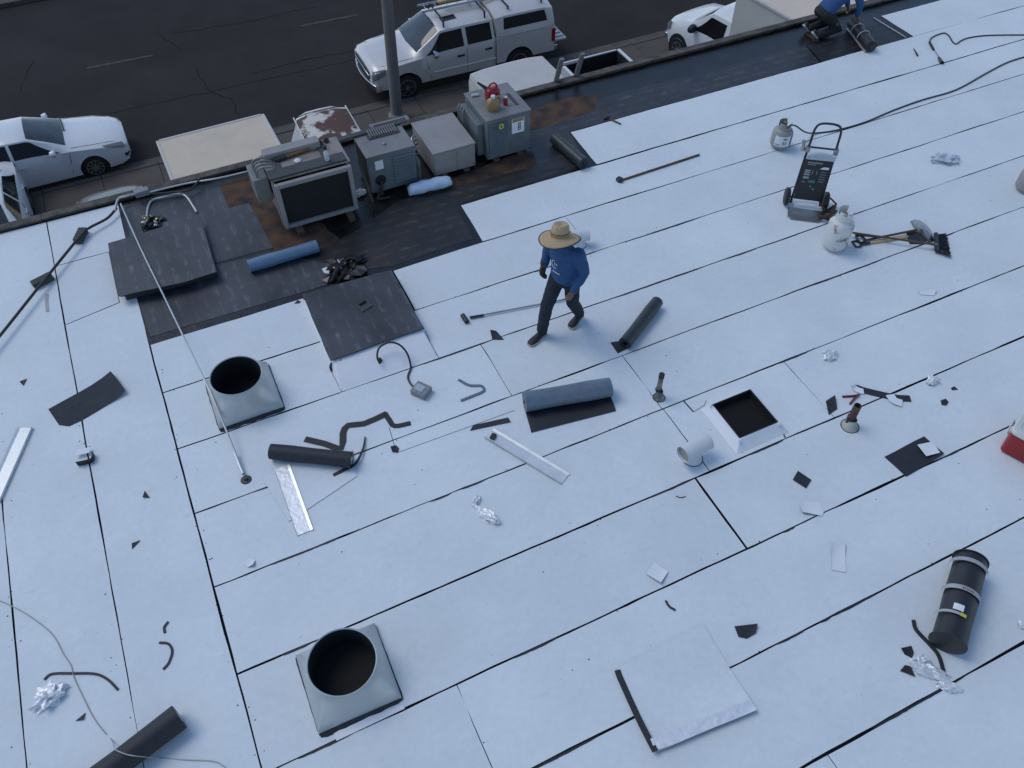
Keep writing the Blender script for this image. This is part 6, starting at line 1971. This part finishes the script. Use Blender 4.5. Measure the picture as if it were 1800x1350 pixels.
# shirt
m = MB()
m.loft([ell(wp(.00, 0, .87), L, F, .185, .135), ell(wp(.0, 0, .93), L, F, .190, .14), ell(wp(.01, 0, 1.02), L, F, .186, .138), ell(wp(.03, 0, 1.14), L, F, .182, .132), ell(wp(.05, 0, 1.26), L, F, .190, .132), ell(wp(.06, 0, 1.36), L, F, .192, .112), ell(wp(.07, 0, 1.42), L, F, .13, .085), ell(wp(.085, 0, 1.455), L, F, .075, .068)])
m.limb([J['shR'] - L * .01, J['elR'].lerp(J['shR'], .45), J['elR'], J['wrR'].lerp(J['elR'], .15)], [.080, .072, .064, .052], 14)
m.limb([J['shL'] + L * .01, J['elL'].lerp(J['shL'], .45), J['elL'], J['wrL'].lerp(J['elL'], .5), J['wrL'].lerp(J['elL'], .12)], [.082, .074, .068, .058, .048], 14)
folds(remesh(m.build('shirt', 'blue_cloth', parent=wk), .010, 5), .022)
# jeans
m = MB()
m.loft([ell(wp(0, 0, .80), L, F, .150, .115), ell(wp(0, 0, .88), L, F, .168, .122), ell(wp(0, 0, .95), L, F, .160, .115)])
for s_ in 'RL':
    k_ = J['kn' + s_]
    m.limb([J['hp' + s_], J['hp' + s_].lerp(k_, .5), k_, k_.lerp(J['an' + s_], .5), k_.lerp(J['an' + s_], .93)], [.104, .095, .08, .074, .069], 14)
folds(remesh(m.build('jeans', 'denim', parent=wk), .010, 4), .018)
an = J['anR']; shoe_(wk, V(an.x, an.y, ZT + .002) - F * .075, V(an.x, an.y, ZT + .002) + F * .235 + L * -.02, 'shoe', wd=.056, hgt=.11)
an = J['anL']; toe = V(an.x, an.y, 0) + F * .20; toe.z = ZT + .004
shoe_(wk, V(an.x, an.y, .065) - F * .065, toe, 'shoe', wd=.056, hgt=.11)
# glove on the far hand
m = MB(); hand_(m, J['wrR'] + U * .02, (F * .25 - U * .95), F, L, .9, 1.18)
m.limb([J['wrR'] + U * .07, J['wrR']], [.042, .040], 10)
remesh(m.build('glove', 'glove', parent=wk), .007, 3)
# logo print on the chest: white arc with letters and a line of text
def chest(l, z):
    d = .134 * math.sqrt(max(.01, 1 - (l / .19) ** 2)) + .018
    return wp(.05 + d, l, z)
def chest_mark(pts, wd):
    m = MB(); q = [chest(*p) for p in pts]
    m.tube(q, wd, 5)
    return m
logo = chest_mark([(-.018 + .05 * math.cos(a), 1.215 + .055 * math.sin(a)) for a in [R(100 + 190 * k / 14) for k in range(15)]], .0035).build('shirt_logo', 'label_white', parent=wk)
chest_mark([(-.025, 1.245), (-.02, 1.20)], .0035).build('logo_stroke', 'label_white', parent=logo)
chest_mark([(.012, 1.235), (-.002, 1.225), (.012, 1.213), (-.002, 1.203)], .003).build('logo_stroke', 'label_white', parent=logo)
chest_mark([(-.05, 1.105), (-.02, 1.10), (.02, 1.095), (.05, 1.09)], .004).build('logo_line', 'label_white', parent=logo)
# straw hat
hc = J['hd'] + (U * .97 + F * .25).normalized() * .022 + F * .015
hu = (U * .93 + V(.5, .86, 0) * .27).normalized()
hx = L; hy = hu.cross(hx).normalized(); hx = hy.cross(hu).normalized()
HX = Matrix(((hx.x, hy.x, hu.x, hc.x), (hx.y, hy.y, hu.y, hc.y), (hx.z, hy.z, hu.z, hc.z), (0, 0, 0, 1)))
def hat_ring(r, z, ph=0, sy=1.12, wob=0.0):
    return [HX @ V(r * math.cos(a), r * sy * math.sin(a), z + wob * math.cos(2 * a + ph)) for a in [2 * PI * k / 36 for k in range(36)]]
m = MB()
m.loft([hat_ring(.225, -.028, wob=.018), hat_ring(.20, -.014, wob=.014), hat_ring(.15, .0, wob=.006), hat_ring(.112, .012), hat_ring(.104, .022), hat_ring(.099, .08), hat_ring(.094, .125), hat_ring(.080, .152), hat_ring(.055, .155), hat_ring(.025, .132), hat_ring(.004, .122)], caps=False)
hat = m.build('straw_hat', 'straw', parent=wk, angle=50)
so = hat.modifiers.new('thick', 'SOLIDIFY'); so.thickness = .005
m = MB(); r_ = hat_ring(.226, -.028, wob=.018); m.tube(r_ + [r_[0]], .006, 6); m.build('brim_edge', 'rubber', parent=hat)
m = MB(); m.loft([hat_ring(.1065, .022), hat_ring(.1035, .055)], caps=False); m.build('hat_band', 'brown_plastic', parent=hat)
m = MB(); r_ = hat_ring(.103, .062); m.tube(r_ + [r_[0]], .003, 5); m.build('band_cord', 'glove', parent=hat)

wk.scale = (.97, .97, .97)
# --- second worker, crouched over a roll at the far corner
K = P(1446, 66)
F2 = V(.97, -.10, 0).normalized(); L2 = V(-F2.y, F2.x, 0)
def kp(f, l, z):
    return K + F2 * f + L2 * l + U * z
k2 = thing('person', 'worker in blue shirt and black trousers kneeling over a roll at the roof edge', 'person', (K.x, K.y, .006))
J2 = dict(pel=kp(-.02, .15, .40), ch=kp(.30, .16, .70), nk=kp(.47, .17, .86), hd=kp(.57, .17, .93),
          shR=kp(.40, -.03, .80), elR=kp(.52, -.10, .55), wrR=kp(.56, -.06, .34), shL=kp(.38, .35, .80), elL=kp(.56, .40, .56), wrL=kp(.62, .32, .33),
          hpR=kp(-.02, .04, .38), knR=kp(.30, .0, .13), anR=kp(-.14, -.04, .08), hpL=kp(-.02, .24, .38), knL=kp(.32, .28, .13), anL=kp(-.14, .24, .08))
ax2 = (J2['ch'] - J2['pel']).normalized(); fr2 = L2.cross(ax2) * -1
if fr2.z > 0:
    fr2 = -fr2
m = MB()
head_(m, J2['hd'], (F2 * .75 - U * .65).normalized(), L2, (U * .75 + F2 * .65).normalized())
m.limb([J2['nk'] - ax2 * .06, J2['hd'] - ax2 * .03], [.056, .054], 12)
m.loft([ell(J2['pel'] + ax2 * s_, L2, fr2, a, b) for s_, a, b in ((-.06, .12, .09), (.03, .145, .10), (.2, .135, .095), (.40, .155, .11), (.52, .14, .09), (.58, .07, .06))])
for s_ in 'RL':
    m.limb([J2['sh' + s_], J2['el' + s_], J2['wr' + s_]], [.05, .04, .027], 12)
    m.limb([J2['hp' + s_], J2['kn' + s_], J2['an' + s_]], [.075, .052, .036], 12)
    hand_(m, J2['wr' + s_], F2 * .5 - U * .8, L2 * (1 if s_ == 'R' else -1), -F2, .7)
remesh(m.build('body', 'skin', parent=k2), .008, 3)
m = MB()
m.loft([ell(J2['pel'] + ax2 * s_, L2, fr2, a, b) for s_, a, b in ((.02, .175, .13), (.10, .182, .135), (.22, .18, .13), (.36, .188, .132), (.48, .19, .11), (.55, .13, .085), (.59, .075, .07))])
for s_ in 'RL':
    m.limb([J2['sh' + s_], J2['sh' + s_].lerp(J2['el' + s_], .5), J2['el' + s_], J2['wr' + s_].lerp(J2['el' + s_], .12)], [.082, .074, .066, .05], 14)
remesh(m.build('shirt', 'blue_cloth', parent=k2), .012, 5)
m = MB()
m.loft([ell(J2['pel'] + ax2 * s_, L2, fr2, a, b) for s_, a, b in ((-.10, .14, .12), (-.02, .175, .13), (.06, .165, .12))])
for s_ in 'RL':
    k_ = J2['kn' + s_]
    m.limb([J2['hp' + s_], J2['hp' + s_].lerp(k_, .5), k_, k_.lerp(J2['an' + s_], .9)], [.105, .098, .085, .07], 14)
remesh(m.build('trousers', 'black_cloth', parent=k2), .012, 4)
for s_ in 'RL':
    an = J2['an' + s_]
    shoe_(k2, an - F2 * .16 + U * .075, an - F2 * .02 - U * .06, 'shoe', sole_mt='tape_grey')
m = MB(); rg = []
hh = J2['hd']; hu2 = (U * .75 + F2 * .65).normalized(); hf2 = (F2 * .75 - U * .65).normalized()
m.loft([[hh + hu2 * z + L2 * r * math.cos(q) + hf2 * (r * 1.25 * math.sin(q) - .012) for q in [2 * PI * k / 20 for k in range(20)]] for r, z in ((.080, .0), (.084, .05), (.078, .09), (.05, .118), (.01, .125))])
m.build('hair', 'hair', parent=k2)
roll('dark roll held by the kneeling worker at the roof edge', (1498, 40), (1531, 82), .11, 'dark_plastic', 5, .2, flap=(.08, -1), inner_mt='tape_grey', zb=.005)
rt_ = bpy.data.objects[[o.name for o in bpy.data.objects if o.name.startswith('roofing_roll')][-1]]
m = MB(); a_, b_ = P(1500, 44, .117), P(1530, 80, .117)
for f in (.25, .6):
    c = a_.lerp(b_, f); d_ = (b_ - a_).normalized(); n_ = V(-d_.y, d_.x, 0)
    q = MB(); q.tube([c + (n_ * math.cos(R(x)) + U * math.sin(R(x))) * .116 for x in range(0, 181, 12)], .009, 5); q.build('tie_band', 'tape_grey', parent=[o for o in col.objects if o.get('label', '').startswith('dark roll held')][0])
m = MB(); a_, b_ = P(1535, 32), P(1592, 67); m.ribbon([V(a_.x, a_.y, .006), V(b_.x, b_.y, .006)], .02, .012)
tag(m.build('steel_rule', 'aluminium', bevel=.002), 'thin bright straightedge lying at the end of the white sheet', 'straightedge')
strip_('work_gloves', 'pair of dark gloves with pale straps behind the kneeling worker', 'gloves', [(1418, 58), (1428, 66), (1436, 74)], .10, 'glove', .02, 3)
